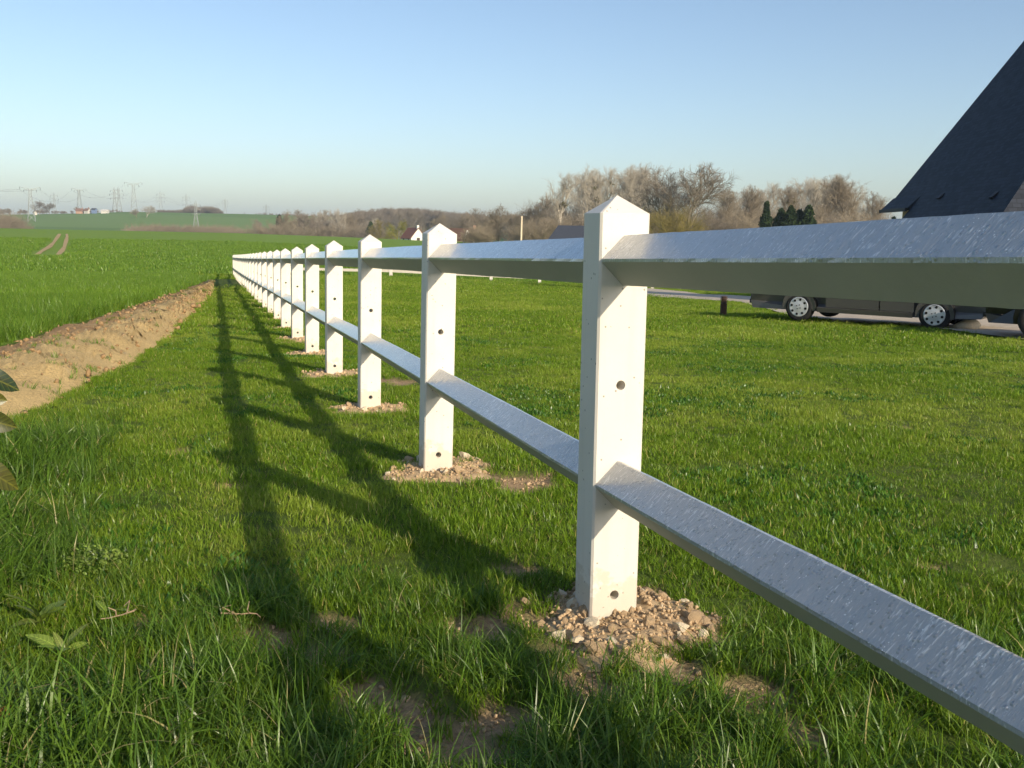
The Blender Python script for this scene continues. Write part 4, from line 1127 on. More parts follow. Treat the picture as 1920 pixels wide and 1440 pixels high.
def car(name, loc, heading, label, paint, L=4.5, Wd=1.74, wb=2.6, fo=0.85, r=0.30, rim=0.19, belt=0.88, top=1.40, boxy=False):
    """x forward, y to the left; front axle at x=0"""
    root = empty(name, loc, heading)
    tag(root, label, 'car', 'cars parked on the drive')
    fr = fo; re = -(L - fo); hw = Wd / 2
    ar = r + 0.055
    # side outline of the lower body, clockwise from the front bumper
    out = [(fr - 0.06, 0.20), (fr, 0.34), (fr - 0.01, 0.52), (fr - 0.06, 0.66), (fr - 0.18, 0.72), (0.45, 0.80), (-0.55, belt), (-1.6, belt + 0.02), (re + 0.9, belt + 0.03), (re + 0.12, belt - 0.01), (re + 0.03, 0.70), (re, 0.50), (re + 0.02, 0.34), (re + 0.10, 0.24)]
    def arch(cx):
        return [(cx - ar * math.cos(a), r + ar * math.sin(a)) for a in np.linspace(math.asin(max(-1, (0.21 - r) / ar)), math.pi - math.asin(max(-1, (0.21 - r) / ar)), 13)]
    out = out + [(p[0], p[1]) for p in arch(-wb)] + [(p[0], p[1]) for p in arch(0)]
    v, f, mi = [], [], []
    layers = [(-hw + 0.0, 0.0), (-hw, 0.0)]
    def bulge(x, z):
        # tumblehome and rounded nose and tail in plan
        b = 0.05 * max(0, (z - 0.55) / 0.4) ** 2 + 0.035 * max(0, (0.45 - z) / 0.25)
        e = max(0, (x - (fr - 0.55)) / 0.55); g = max(0, ((re + 0.5) - x) / 0.5)
        return hw - b - 0.17 * e * e - 0.13 * g * g
    n = len(out); bm = bmesh.new()
    Lf = [bm.verts.new((x, bulge(x, z), z)) for x, z in out]; Rt = [bm.verts.new((x, -bulge(x, z), z)) for x, z in out]
    mid = [bm.verts.new((x + (0.05 if x > fr - 0.1 else (-0.04 if x < re + 0.1 else 0)), 0, z + (0.03 if z > 0.7 else 0))) for x, z in out]
    bm.faces.new(Lf); bm.faces.new(Rt[::-1])
    for i in range(n):
        j = (i + 1) % n
        bm.faces.new((Lf[i], mid[i], mid[j], Lf[j])); bm.faces.new((mid[i], Rt[i], Rt[j], mid[j]))
    bmesh.ops.triangulate(bm, faces=[q for q in bm.faces if len(q.verts) > 4])
    bmesh.ops.recalc_face_normals(bm, faces=bm.faces)
    me = bpy.data.meshes.new('body'); bm.to_mesh(me); bm.free(); me.materials.append(paint); me.materials.append(M['hole'])
    for p in me.polygons:
        c = p.center
        if c.z < 0.62 and abs(p.normal.y) < 0.5 and re + 0.2 < c.x < fr - 0.2: p.material_index = 1  # arch and underside faces blackened in place of their shade
    mobj('body', me, None, root)
    # cabin with glass
    wsx, rsx = -0.60, re + (0.25 if boxy else 0.55)
    rf0, rf1 = wsx - 0.72, rsx + (0.25 if boxy else 0.55)
    cb = MB(); hb = hw - 0.07; ht = hw - 0.24; zb = belt - 0.01
    cab = [(wsx, hb, zb), (rsx, hb, zb), (rf1, ht, top - 0.03), (rf0, ht, top - 0.03), (wsx, -hb, zb), (rsx, -hb, zb), (rf1, -ht, top - 0.03), (rf0, -ht, top - 0.03)]
    cb.add(cab, [(0, 1, 2, 3)[::-1], (4, 5, 6, 7), (0, 4, 7, 3)[::-1], (1, 5, 6, 2), (3, 7, 6, 2)]); cb.build('cabin', paint, root)
    rb = MB(); rb.add([(rf0, ht, top - 0.028), (rf1, ht, top - 0.028), (rf1, -ht, top - 0.028), (rf0, -ht, top - 0.028), (rf0 - 0.1, ht - 0.12, top), (rf1 + 0.1, ht - 0.12, top), (rf1 + 0.1, -ht + 0.12, top), (rf0 - 0.1, -ht + 0.12, top)],
                      [(0, 1, 5, 4), (1, 2, 6, 5), (2, 3, 7, 6), (3, 0, 4, 7), (4, 5, 6, 7)]); rb.build('roof', paint, root)
    def lerp(a, b, t): return tuple(a[i] + (b[i] - a[i]) * t for i in range(3))
    def pane(a, b, c, d, u0, u1, v0, v1, nrm):
        P = [lerp(lerp(a, b, u), lerp(d, c, u), w) for u, w in ((u0, v0), (u1, v0), (u1, v1), (u0, v1))]
        nv = Vector(nrm); q = [Vector(p) + nv * 0.006 for p in P] + [Vector(p) - nv * 0.01 for p in P]
        m = MB(); m.add(q, [(0, 1, 2, 3), (7, 6, 5, 4), (0, 4, 5, 1), (1, 5, 6, 2), (2, 6, 7, 3), (3, 7, 4, 0)]); m.build('window', M['glass'], root)
    for s in (1, -1):
        a, b, c, d = (wsx, s * hb, zb), (rsx, s * hb, zb), (rf1, s * ht, top - 0.03), (rf0, s * ht, top - 0.03)
        nn = (0, s * 0.95, 0.3)
        pane(a, b, c, d, 0.08, 0.47, 0.10, 0.9, nn); pane(a, b, c, d, 0.50, 0.86, 0.10, 0.9, nn)
    pane((wsx, hb, zb), (wsx, -hb, zb), (rf0, -ht, top - 0.03), (rf0, ht, top - 0.03), 0.05, 0.95, 0.06, 0.94, (0.6, 0, 0.8))
    pane((rsx, hb, zb), (rsx, -hb, zb), (rf1, -ht, top - 0.03), (rf1, ht, top - 0.03), 0.06, 0.94, 0.1, 0.9, (-0.6, 0, 0.8))
    for s in (1, -1):
        # doors: thin skins with real gaps, a rubbing strip, handles and a sill
        for (x0, x1) in ((-0.52, -1.50), (-1.52, -wb + ar + 0.02)):
            dm = MB(); pts = []
            for (x, z) in ((x0, 0.30), (x1, 0.30), (x1, 0.52), (x1, 0.74), (x1, belt - 0.04), (x0, belt - 0.06), (x0, 0.74), (x0, 0.52)):
                pts.append((x, s * (bulge(x, z) + 0.006), z))
            dm.add(pts, [(0, 1, 2, 7), (7, 2, 3, 6), (6, 3, 4, 5)] if s > 0 else [(7, 2, 1, 0), (6, 3, 2, 7), (5, 4, 3, 6)])
            do = dm.build('door', paint, root)
            hm = MB(); hx = x1 + 0.12; hm.box((hx, s * (hw - 0.035) - 0.012, 0.76), (hx + 0.14, s * (hw - 0.035) + 0.022, 0.785)); hm.build('handle', M['trim'], do)
        st = MB(); y0 = hw + 0.004
        st.box((-wb + ar + 0.05, min(s * (y0 - 0.012), s * (y0 + 0.016)), 0.50), (-ar - 0.06, max(s * (y0 - 0.012), s * (y0 + 0.016)), 0.56)); st.build('rubbing_strip', M['trim'], root)
        sl = MB(); sl.add([(-ar - 0.03, s * (hw - 0.01), 0.20), (-wb + ar + 0.03, s * (hw - 0.01), 0.20), (-wb + ar + 0.03, s * (hw + 0.012), 0.285), (-ar - 0.03, s * (hw + 0.012), 0.285), (-wb + ar + 0.03, s * (hw - 0.03), 0.295), (-ar - 0.03, s * (hw - 0.03), 0.295)],
                          [(0, 1, 2, 3), (3, 2, 4, 5)] if s < 0 else [(3, 2, 1, 0), (5, 4, 2, 3)]); sl.build('sill', paint, root)
        hl = MB(); x0 = fr - 0.03
        hl.add([(x0 - 0.02, s * 0.36, 0.54), (x0 - 0.02, s * 0.36, 0.67), (x0 - 0.20, s * (hw - 0.10), 0.69), (x0 - 0.15, s * (hw - 0.09), 0.55), (x0 + 0.035, s * 0.36, 0.55), (x0 + 0.005, s * 0.36, 0.66), (x0 - 0.19, s * (hw - 0.075), 0.68), (x0 - 0.13, s * (hw - 0.065), 0.56)],
               [(0, 1, 2, 3), (4, 5, 6, 7), (0, 1, 5, 4), (1, 2, 6, 5), (2, 3, 7, 6), (3, 0, 4, 7)]); hl.build('headlight', M['lamp'], root)
        tl = MB(); tl.box((re - 0.012, min(s * 0.48, s * (hw - 0.14)), 0.55), (re + 0.06, max(s * 0.48, s * (hw - 0.14)), 0.75)); tl.build('tail_light', M['redlamp'], root)
        mr = MB(); mr.box((wsx - 0.12, min(s * (hw - 0.03), s * (hw + 0.15)), belt + 0.03), (wsx + 0.02, max(s * (hw - 0.03), s * (hw + 0.15)), belt + 0.15)); mr.build('wing_mirror', M['trim'], root)
        for x in (0, -wb): wheel(root, x, s * (hw - 0.105), r, 0.19, rim, s)
    bp = MB(); yy = hw - 0.26
    bp.box((fr - 0.02, -yy, 0.28), (fr + 0.052, yy, 0.36)); bp.box((fr + 0.0, -0.45, 0.56), (fr + 0.04, 0.45, 0.64)); bp.build('grille', M['trim'], root)
    bp = MB(); bp.box((re - 0.06, -yy, 0.36), (re + 0.04, yy, 0.46)); bp.build('rear_bumper', M['trim'], root)
    bp = MB(); bp.box((fr + 0.055, -0.26, 0.40), (fr + 0.062, 0.26, 0.51)); bp.build('number_plate', M['plate'], root)
    return root

w1 = on_ground(1499, 605); w2 = on_ground(1752, 618)
dd = w1 - w2; hd = math.atan2(dd[1], dd[0]); side = np.array([-dd[1], dd[0]]) / np.hypot(*dd)
# the visible wheels stand on the viewer's (left) side of the car; the car's own axis lies inside of them
sgn = 1 if side[1] < 0 else -1
WB = float(np.hypot(*dd))
axis1 = w1 - side * sgn * 0.765
car('parked_car', (axis1[0], axis1[1], gz(*w1) + 0.03), hd, 'dark grey car with silver eight-hole wheel covers, parked beside the brown bollard', M['paint1'], L=WB + 1.9, wb=WB, fo=1.06, r=0.275, rim=0.188)
w3 = on_ground(1946, 640); axis2 = w3 - side * sgn * 0.765 + 0 * dd
car('parked_car', (axis2[0], axis2[1], gz(*w3) + 0.03), hd, 'black car at the picture edge, parked behind the dark grey one', M['paint2'], L=4.3, wb=2.55, fo=0.78, boxy=True, belt=0.92, top=1.52, r=0.30, rim=0.19)

# ribbed brown bollard light and pale boulder at the edge of the drive
def bollard():
    g = on_ground(1356, 592); o = empty('bollard', (g[0], g[1], gz(*g)))
    tag(o, 'short dark brown ribbed bollard on the grass ahead of the grey car', 'bollard')
    m = simple_mat('rusty_brown', (0.07, 0.036, 0.022), 0.8, var=0.4, nscale=25)
    b = MB(); b.tube([(0, 0, -0.05), (0, 0, 0.26)], [0.07, 0.07], 18); b.build('shaft', m, o)
    b = MB(); z = 0.261
    b.tube([(0, 0, z), (0, 0, 0.40)], [0.052, 0.052], 14)
    b.build('lamp_core', M['trim'], o)
    for k in range(4):
        b = MB(); b.tube([(0, 0, z + 0.012 + k * 0.03), (0, 0, z + 0.026 + k * 0.03)], [0.078, 0.072], 18); b.build('fin', m, o)
    b = MB(); b.tube([(0, 0, 0.395), (0, 0, 0.41), (0, 0, 0.42)], [0.078, 0.075, 0.03], 18); b.build('cap', m, o)
bollard()

def boulder():
    g = on_ground(1812, 619)
    bm = bmesh.new(); bmesh.ops.create_icosphere(bm, subdivisions=3, radius=1); rg = random.Random(4)
    ph = [(Vector((rg.gauss(0, 1), rg.gauss(0, 1), rg.gauss(0, 1))).normalized(), rg.uniform(0.6, 0.9)) for _ in range(10)]
    for v in bm.verts:
        for n, d in ph:
            e = v.co.dot(n) - d
            if e > 0: v.co -= n * e * 0.8
        v.co = Vector((v.co.x * 0.24, v.co.y * 0.2, v.co.z * 0.14))
    me = bpy.data.meshes.new('boulder'); bm.to_mesh(me); bm.free(); me.shade_smooth()
    o = mobj('boulder', me, M['chalk']); o.location = (g[0], g[1], gz(*g) + 0.07)
    tag(o, 'pale boulder at the drive edge between the two cars', 'boulder')
boulder()

# ------------------------------------------------------------------ trees
def bark_mat(name, a, b):
    m, nt, out = new_mat(name); t = NT(nt)
    p = t.n('ShaderNodeBsdfPrincipled'); oi = t.n('ShaderNodeObjectInfo'); pos = t.n('ShaderNodeNewGeometry').outputs['Position']
    c = t.mix(t.noise(pos, 0.6, 3), a, b)
    c = t.mix(t.math('MULTIPLY', oi.outputs['Random'], 0.45), c, tuple(0.62 * q for q in a))
    t.l(c, p.inputs['Base Color']); p.inputs['Roughness'].default_value = 0.95; p.inputs['Specular IOR Level'].default_value = 0.1
    t.l(p.outputs[0], out.inputs[0])
    return m
M['pale_bark'] = bark_mat('pale_bark', (0.41, 0.37, 0.30), (0.54, 0.49, 0.40))
M['dark_bark'] = bark_mat('dark_bark', (0.21, 0.18, 0.145), (0.33, 0.28, 0.215))
M['brown_bark'] = bark_mat('brown_bark', (0.255, 0.215, 0.155), (0.375, 0.315, 0.225))
M['olive_twig'] = bark_mat('olive_twig', (0.20, 0.165, 0.055), (0.30, 0.25, 0.08))
M['mistletoe'] = bark_mat('mistletoe', (0.09, 0.10, 0.03), (0.15, 0.15, 0.05))
M['conifer'] = bark_mat('conifer_green', (0.018, 0.035, 0.014), (0.045, 0.07, 0.024))
M['spring_leaf'] = bark_mat('spring_leaf', (0.20, 0.20, 0.03), (0.30, 0.28, 0.05))

def seg_mesh(name, P0, P1, R0, R1, n=3):
    P0 = np.asarray(P0, float); P1 = np.asarray(P1, float); R0 = np.asarray(R0)[:, None]; R1 = np.asarray(R1)[:, None]
    d = P1 - P0; d /= np.linalg.norm(d, axis=1, keepdims=True) + 1e-9
    ref = np.where(np.abs(d[:, 2:3]) > 0.9, np.array([[1.0, 0, 0]]), np.array([[0, 0, 1.0]]))
    a = np.cross(d, ref); a /= np.linalg.norm(a, axis=1, keepdims=True) + 1e-9; b = np.cross(d, a)
    K = len(P0); V = np.zeros((K, 2 * n, 3))
    for i in range(n):
        an = 2 * np.pi * i / n; o = a * math.cos(an) + b * math.sin(an)
        V[:, i] = P0 + o * R0; V[:, n + i] = P1 + o * R1
    base = (np.arange(K) * 2 * n)[:, None]
    q = np.concatenate([base + np.array([[i, (i + 1) % n, n + (i + 1) % n, n + i]]) for i in range(n)], 0)
    return fast_mesh(name, V.reshape(-1, 3), q.ravel(), np.full(len(q), 4))

def grow(seed, H, kind):
    """bare winter tree of height H; returns trunk and crown meshes"""
    rg = random.Random(seed)
    K = {'poplar': dict(n1=26, a1=(0.35, 0.7), l1=0.30, c0=0.10, up=0.75, n2=6, n3=7, n4=5, tw=0.014, prof=lambda u: 0.75 + 0.5 * math.sin(math.pi * min(1, u * 1.1))),
         'round': dict(n1=18, a1=(0.5, 1.2), l1=0.52, c0=0.2, up=0.3, n2=9, n3=7, n4=5, tw=0.0175, prof=lambda u: 1.15 - 0.75 * u),
         'bush': dict(n1=24, a1=(0.25, 1.0), l1=0.78, c0=0.02, up=0.15, n2=7, n3=6, n4=5, tw=0.022, prof=lambda u: 1.0 - 0.4 * u),
         'willow': dict(n1=14, a1=(0.5, 1.0), l1=0.5, c0=0.2, up=-0.1, n2=7, n3=6, n4=4, tw=0.035, prof=lambda u: 1.0 - 0.4 * u)}[kind]
    th, tw = [], []          # thick and thin segments
    def branch(p, d, L, r, lev, k):
        pts = [p]; q = p; dd = d
        for s in range(k):
            dd = (dd + Vector((rg.gauss(0, 0.10), rg.gauss(0, 0.10), rg.gauss(0, 0.07) + K['up'] * 0.22 * (1 if lev else 0)))).normalized()
            q2 = q + dd * (L / k); ra = r * (1 - 0.75 * s / k); rb = r * (1 - 0.75 * (s + 1) / k)
            (th if lev <= 1 else tw).append((q, q2, ra, rb)); q = q2; pts.append(q)
        return pts, dd
    def point(pts, u):
        u = u * (len(pts) - 1); i = min(int(u), len(pts) - 2); return pts[i].lerp(pts[i + 1], u - i), (pts[i + 1] - pts[i]).normalized()
    def side(d, ang):
        a = d.orthogonal().normalized(); a.rotate(Matrix.Rotation(rg.uniform(0, 6.283), 3, d)); return (d * math.cos(ang) + a * math.sin(ang)).normalized()
    tr, _ = branch(Vector((0, 0, -0.3)), Vector((0, 0, 1)), H * (0.92 if kind == 'poplar' else 0.7 if kind != 'bush' else 0.25), H * 0.018, 0, 7)
    for i in range(K['n1']):
        u = K['c0'] + (1 - K['c0']) * (i + rg.random()) / K['n1']
        p, d = point(tr, u); L1 = H * K['l1'] * K['prof'](u) * rg.uniform(0.7, 1.1)
        b1, _ = branch(p, side(d, rg.uniform(*K['a1'])), L1, H * 0.0075 * (1.1 - 0.5 * u), 1, 5)
        for j in range(K['n2']):
            u2 = 0.2 + 0.8 * (j + rg.random()) / K['n2']; p2, d2 = point(b1, min(u2, 1))
            b2, _ = branch(p2, side(d2, rg.uniform(0.45, 0.95)), L1 * rg.uniform(0.35, 0.62) * (1.15 - 0.5 * u2), H * 0.0034, 2, 3)
            for k in range(K['n3']):
                u3 = 0.15 + 0.85 * (k + rg.random()) / K['n3']; p3, d3 = point(b2, min(u3, 1))
                b3, _ = branch(p3, side(d3, rg.uniform(0.4, 0.9)), L1 * rg.uniform(0.14, 0.27), K['tw'] * 0.75, 3, 2)
                for m in range(K['n4']):
                    p4, d4 = point(b3, rg.uniform(0.2, 1)); d5 = side(d4, rg.uniform(0.3, 0.8)); 
                    if kind == 'willow': d5 = (d5 + Vector((0, 0, -0.9))).normalized()
                    L4 = L1 * rg.uniform(0.10, 0.20); tw.append((p4, p4 + d5 * L4, K['tw'] * 0.5, K['tw'] * 0.25))
    def mk(nm, S, n): return seg_mesh(nm, [s[0][:] for s in S], [s[1][:] for s in S], [s[2] for s in S], [s[3] for s in S], n)
    me1, me2 = mk('trunk', th, 5), mk('crown', tw, 3)
    zs = np.array([s[1].z for s in tw])
    return me1, me2, float(np.percentile(zs, 98.5)), [s[0] for s in th if s[0].z > 0.45 * H]

TREES = {}
def proto(kind, seed, barkname):
    key = (kind, seed, barkname)
    if key not in TREES:
        base = (kind, seed)
        if base not in TREES: TREES[base] = grow(seed, 10.0, kind)
        a, b, h, spots = TREES[base]
        a2, b2 = a.copy(), b.copy(); a2.materials.clear(); b2.materials.clear(); a2.materials.append(M[barkname]); b2.materials.append(M[barkname])
        TREES[key] = (a2, b2, h, spots)
    return TREES[key]

def ball_mesh(seed):
    rg = np.random.default_rng(seed); n = 160
    d = rg.normal(0, 1, (n, 3)); d /= np.linalg.norm(d, axis=1, keepdims=True)
    r = rg.uniform(0.2, 0.9, n)[:, None]; c = d * r
    a = rg.normal(0, 0.16, (n, 3)); b = rg.normal(0, 0.16, (n, 3)); e = rg.normal(0, 0.16, (n, 3))
    V = np.stack([c + a, c + b, c + e], 1).reshape(-1, 3)
    me = fast_mesh('mistletoe', V, np.arange(3 * n), np.full(n, 3)); me.materials.append(M['mistletoe'])
    return me
BALL = ball_mesh(3)

def tree(name, label, px, top_py, dist, kind, seed, barkname, width=1.0, group=None, mist=0, cat='tree', crown_name='crown'):
    x, y, z = place(px, dist)
    ztop = at(px, top_py, dist)[2]
    tm, cm, h, spots = proto(kind, seed, barkname)
    s = max(0.5, ztop - z) / h
    o = empty(name, (x, y, z), random.uniform(0, 6.28)); o.scale = (s * width, s * width, s)
    tag(o, label, cat, group)
    for nm, me in (('trunk', tm), (crown_name, cm)):
        c = bpy.data.objects.new(nm, me); COL.objects.link(c); c.parent = o
    rg = random.Random(seed * 31 + int(px))
    for k in range(mist):
        p = spots[rg.randrange(len(spots))]; b = bpy.data.objects.new('mistletoe', BALL); COL.objects.link(b); b.parent = o
        b.location = p; q = rg.uniform(0.40, 0.75) * 16 / max(6, ztop - z); b.scale = (q, q, q * 0.9)
    return o

# the wood behind the lawn: tall pale poplars
G1 = 'tall pale bare trees behind the lawn'
left_pop = [(1052, 335, 2), (1072, 326, 4), (1090, 330, 0), (1108, 332, 3), (1128, 324, 5), (1148, 326, 2), (1166, 320, 0), (1182, 322, 0), (1198, 324, 0), (1214, 330, 0)]
for k, (px, ty, ms) in enumerate(left_pop):
    extra = ' with mistletoe' if ms else ''
    tree('poplar_tree', 'tall pale bare tree%s, %s from the left of those around the post top' % (extra, ORD[k]), px, ty - 8, 205 + (k * 37) % 50, 'poplar', 11 + k % 4, 'pale_bark', 1.15, G1, ms)
right_pop = [(1346, 364), (1366, 358), (1388, 362), (1410, 356), (1430, 350), (1450, 360), (1470, 352), (1490, 352), (1510, 345), (1530, 344), (1548, 340), (1566, 336), (1584, 337), (1602, 338), (1618, 350), (1636, 368), (1654, 384)]
for k, (px, ty) in enumerate(right_pop):
    tree('poplar_tree', 'pale bare tree, %s from the left between the dark round trees and the slate roof' % ORD[k], px, ty - 5, 215 + (k * 41) % 60, 'poplar', 11 + k % 4, ('pale_bark', 'brown_bark')[k % 3 == 0], 1.3, G1, 3 if k in (6, 7) else 0)
tree('round_tree', 'dark bare round-crowned tree just right of the post top', 1245, 322, 175, 'round', 21, 'dark_bark', 1.0, 'dark round bare trees')
tree('round_tree', 'largest dark bare round-crowned tree with heavy limbs above the top rail', 1292, 313, 170, 'round', 22, 'dark_bark', 1.15, 'dark round bare trees')
# lower brown trees left of the poplars
G2 = 'lower bare brown trees along the edge of the wood'
low = [(828, 404, 330), (852, 408, 300), (878, 402, 320), (906, 392, 300), (934, 387, 260), (958, 398, 280), (984, 392, 250), (1008, 374, 235), (1030, 368, 230), (1052, 378, 220)]
for k, (px, ty, ds) in enumerate(low):
    tree('bare_tree', 'rounded bare brown tree, %s from the left between the second and the nearest post' % ORD[k], px, ty, ds, 'round', 23 + k % 2, ('brown_bark', 'dark_bark')[k % 2], 1.0, G2)
G3 = 'bare bushes under the tall trees'
bs = [(985, 412), (1010, 408), (1038, 404), (1068, 405), (1092, 402), (1225, 398), (1310, 396), (1335, 402), (1360, 394), (1388, 398), (1415, 392), (1440, 398), (1535, 396), (1560, 402), (1590, 398), (1618, 404), (1645, 410)]
for k, (px, ty) in enumerate(bs):
    tree('bare_bush', 'dense bare brown bush, %s from the left under the tall trees' % ORD[k], px, ty, 190 + (k * 23) % 40, 'bush', 31 + k % 3, ('brown_bark', 'dark_bark', 'brown_bark')[k % 3], 1.35, G3, cat='bush')
tree('willow_bush', 'yellow-green twiggy bush at the foot of the dark round trees', 1268, 392, 160, 'bush', 32, 'olive_twig', 1.3, None, cat='bush')
tree('willow_tree', 'yellow-green weeping tree left of the small white house', 744, 416, 345, 'willow', 41, 'spring_leaf', 1.1, None)
tree('willow_tree', 'greenish tree beside the yellow weeping tree', 712, 414, 350, 'willow', 42, 'olive_twig', 1.0, None)

# hedgerow trees across the middle distance
G4 = 'bare hedgerow trees across the middle distance'
mid = [(545, 398), (560, 401), (574, 396), (590, 403), (604, 399), (618, 402), (632, 396), (645, 394), (660, 397), (674, 402), (688, 410), (700, 416)]
for k, (px, ty) in enumerate(mid):
    tree('hedgerow_tree', 'bare brown hedgerow tree above the receding posts, %s from the left' % ORD[k], px, ty, 390 + (k * 29) % 50, ('round', 'poplar')[k % 2], (23, 12, 24, 13)[k % 4], ('brown_bark', 'pale_bark', 'dark_bark')[k % 3], 1.0, G4)
hb = [(482, 420), (500, 424), (532, 418), (556, 420), (580, 421), (606, 420), (630, 421), (655, 421), (680, 420), (705, 424), (730, 428)]
for k, (px, ty) in enumerate(hb):
    tree('hedge_bush', 'low bare hedge bush under the hedgerow trees, %s from the left' % ORD[k], px, ty, 375 + (k * 17) % 30, 'bush', 31 + k % 3, ('brown_bark', 'dark_bark')[k % 2], 1.6, 'hedge bushes', cat='bush')
tree('bare_tree', 'small bare tree standing alone in the far green field', 481, 412, 560, 'round', 23, 'dark_bark', 0.8, 'lone field trees')
tree('bare_tree', 'large pale round tree clump left of the dark copse on the hill', 276, 386, 800, 'round', 24, 'pale_bark', 1.5, 'lone field trees')
tree('bare_tree', 'lower pale round tree left of the pale clump on the hill', 257, 392, 790, 'round', 23, 'brown_bark', 1.4, 'lone field trees')
tree('bare_tree', 'larger dark tree behind the tall lattice pylon at the far left', 75, 377, 900, 'round', 21, 'dark_bark', 1.3, 'hilltop trees by the hamlet')
tree('bare_tree', 'smaller dark tree right of the large one at the far left', 94, 381, 900, 'round', 22, 'dark_bark', 1.3, 'hilltop trees by the hamlet')
tree('bare_tree', 'low dark tree left of the red-roofed hamlet', 146, 388, 930, 'round', 23, 'dark_bark', 1.4, 'hilltop trees by the hamlet')

def conifer(px, top_py, dist, label, seed, width):
    x, y, z = place(px, dist); H = at(px, top_py, dist)[2] - z
    o = empty('conifer_tree', (x, y, z)); tag(o, label, 'tree', 'dark conifers in the wood')
    t = MB(); t.tube([(0, 0, -0.2), (0, 0, H * 0.9)], [H * 0.02, H * 0.006], 6); t.build('trunk', M['dark_bark'], o)
    rg = np.random.default_rng(seed); n = 5200
    u = rg.uniform(0, 1, n) ** 1.25; R = width * (np.clip((1.04 - u) * 2.2, 0, 1) ** 0.8) * (0.7 + 0.55 * vnoise(u * 9, rg.uniform(0, 9, n) * 0 + seed, 5))
    a = rg.uniform(0, 6.283, n); rr = R * np.sqrt(rg.uniform(0.15, 1, n)) * (0.62 + 0.7 * vnoise(a * 1.9, u * 9, seed))
    c = np.stack([rr * np.cos(a), rr * np.sin(a), H * (0.04 + 0.95 * u)], 1)
    sz = 0.04 * H
    V = np.stack([c + rg.normal(0, sz * 0.5, (n, 3)), c + rg.normal(0, sz * 0.5, (n, 3)), c + rg.normal(0, sz * 0.4, (n, 3)) + np.array([0, 0, sz])], 1).reshape(-1, 3)
    me = fast_mesh('crown', V, np.arange(3 * n), np.full(n, 3)); mobj('crown', me, M['conifer'], o)
conifer(1462, 393, 168, 'dark green conifer, leftmost of the four standing together', 1, 1.5)
conifer(1480, 388, 166, 'dark green conifer, second of the four standing together', 2, 1.5)
conifer(1497, 395, 167, 'dark green conifer, lowest of the four standing together', 3, 1.3)
conifer(1513, 387, 166, 'dark green conifer, tallest and rightmost of the four standing together', 4, 1.5)
conifer(1434, 380, 180, 'narrow green ivy-clad tree left of the four conifers', 5, 1.0)
conifer(524, 404, 400, 'small dark conifer at the left end of the hedgerow', 6, 1.3)
conifer(1673, 408, 175, 'small green conifer just left of the cream house wall', 7, 0.8)
conifer(695, 417, 380, 'dark conifer left of the greenish willow', 8, 2.0)

# far-off woods that read as one mass
def woodland(name, label, spots, kinds, barkname):
    pts, sc, idx = [], [], []
    protos = []
    for (k, s) in kinds:
        tm, cm, h, sp = proto(k, s, barkname)
        bm = bmesh.new(); bm.from_mesh(tm); bm.from_mesh(cm); me = bpy.data.meshes.new(name); bm.to_mesh(me); bm.free(); me.materials.append(M[barkname]); protos.append((me, h))
    for (px, ty, dist) in spots:
        x, y, z = place(px, dist); H = max(2.5, at(px, ty, dist)[2] - z); k = random.randrange(len(protos))
        s = H / protos[k][1]; pts.append((x, y, z)); sc.append((s * 1.3, s * 1.3, s)); idx.append(k)
    n = len(pts)
    scatter(name, np.array(pts), [p[0] for p in protos], np.array(idx), np.array(sc), np.stack([np.zeros(n), np.zeros(n), RNG.uniform(0, 6.28, n)], 1), np.zeros(n), label, 'woodland')
def band(tops, n, d0, d1, jit=3):
    xs = np.array([t[0] for t in tops]); ys = np.array([t[1] for t in tops]); out = []
    for k in range(n):
        px = random.uniform(xs[0], xs[-1]); ds = random.uniform(d0, d1)
        out.append((px, float(np.interp(px, xs, ys)) + random.uniform(0, 2 * jit), ds))
    return out
KK = [('round', 23), ('round', 24), ('poplar', 12)]
woodland('copse', 'dark bare copse along the crest of the far hill', band([(298, 402), (318, 396), (345, 392), (360, 386), (372, 388), (400, 388), (412, 391), (419, 402)], 110, 980, 1060, 1), [('bush', 31), ('bush', 32)], 'dark_bark')
woodland('far_woodland', 'wide brown winter wood on the ridge behind the white house', band([(640, 402), (668, 396), (700, 393), (730, 389), (765, 390), (800, 391), (850, 397), (900, 402), (960, 404), (1040, 404)], 230, 620, 900, 3), KK, 'dark_bark')
woodland('hill_woodland', 'low brown wood on the skyline at the far left', band([(-120, 392), (0, 390), (30, 391), (60, 392), (115, 395), (150, 396), (230, 400)], 120, 960, 1100, 2), KK, 'dark_bark')
woodland('margin_woodland', 'brown thicket at the left end of the wheat field', band([(-140, 402), (-60, 401), (0, 401), (22, 404), (29, 410)], 45, 420, 480, 3), [('bush', 31), ('round', 23)], 'brown_bark')
woodland('valley_scrub', 'low reddish scrub beyond the far edge of the wheat', band([(250, 424), (300, 424), (350, 426), (400, 424), (440, 428), (452, 430)], 60, 430, 470, 1.5), [('bush', 32), ('bush', 33)], 'brown_bark')
woodland('skyline_trees', 'faint low trees on the far skyline above the receding posts', band([(425, 404), (470, 402), (490, 398), (515, 399), (560, 401), (660, 402)], 60, 1050, 1400, 1.5), KK, 'dark_bark')
woodland('right_woodland', 'brown wood filling in behind the tall bare trees', band([(890, 404), (1000, 396), (1100, 385), (1210, 380), (1330, 385), (1450, 390), (1560, 378), (1660, 402), (1720, 404), (2000, 404)], 35, 240, 330, 10), KK, 'brown_bark')
woodland('understorey', 'tangled bare brush at the foot of the tall trees', band([(880, 424), (1000, 418), (1100, 414), (1300, 414), (1500, 414), (1680, 418), (2000, 418)], 100, 185, 230, 6), [('bush', 31), ('bush', 32), ('bush', 33)], 'brown_bark')

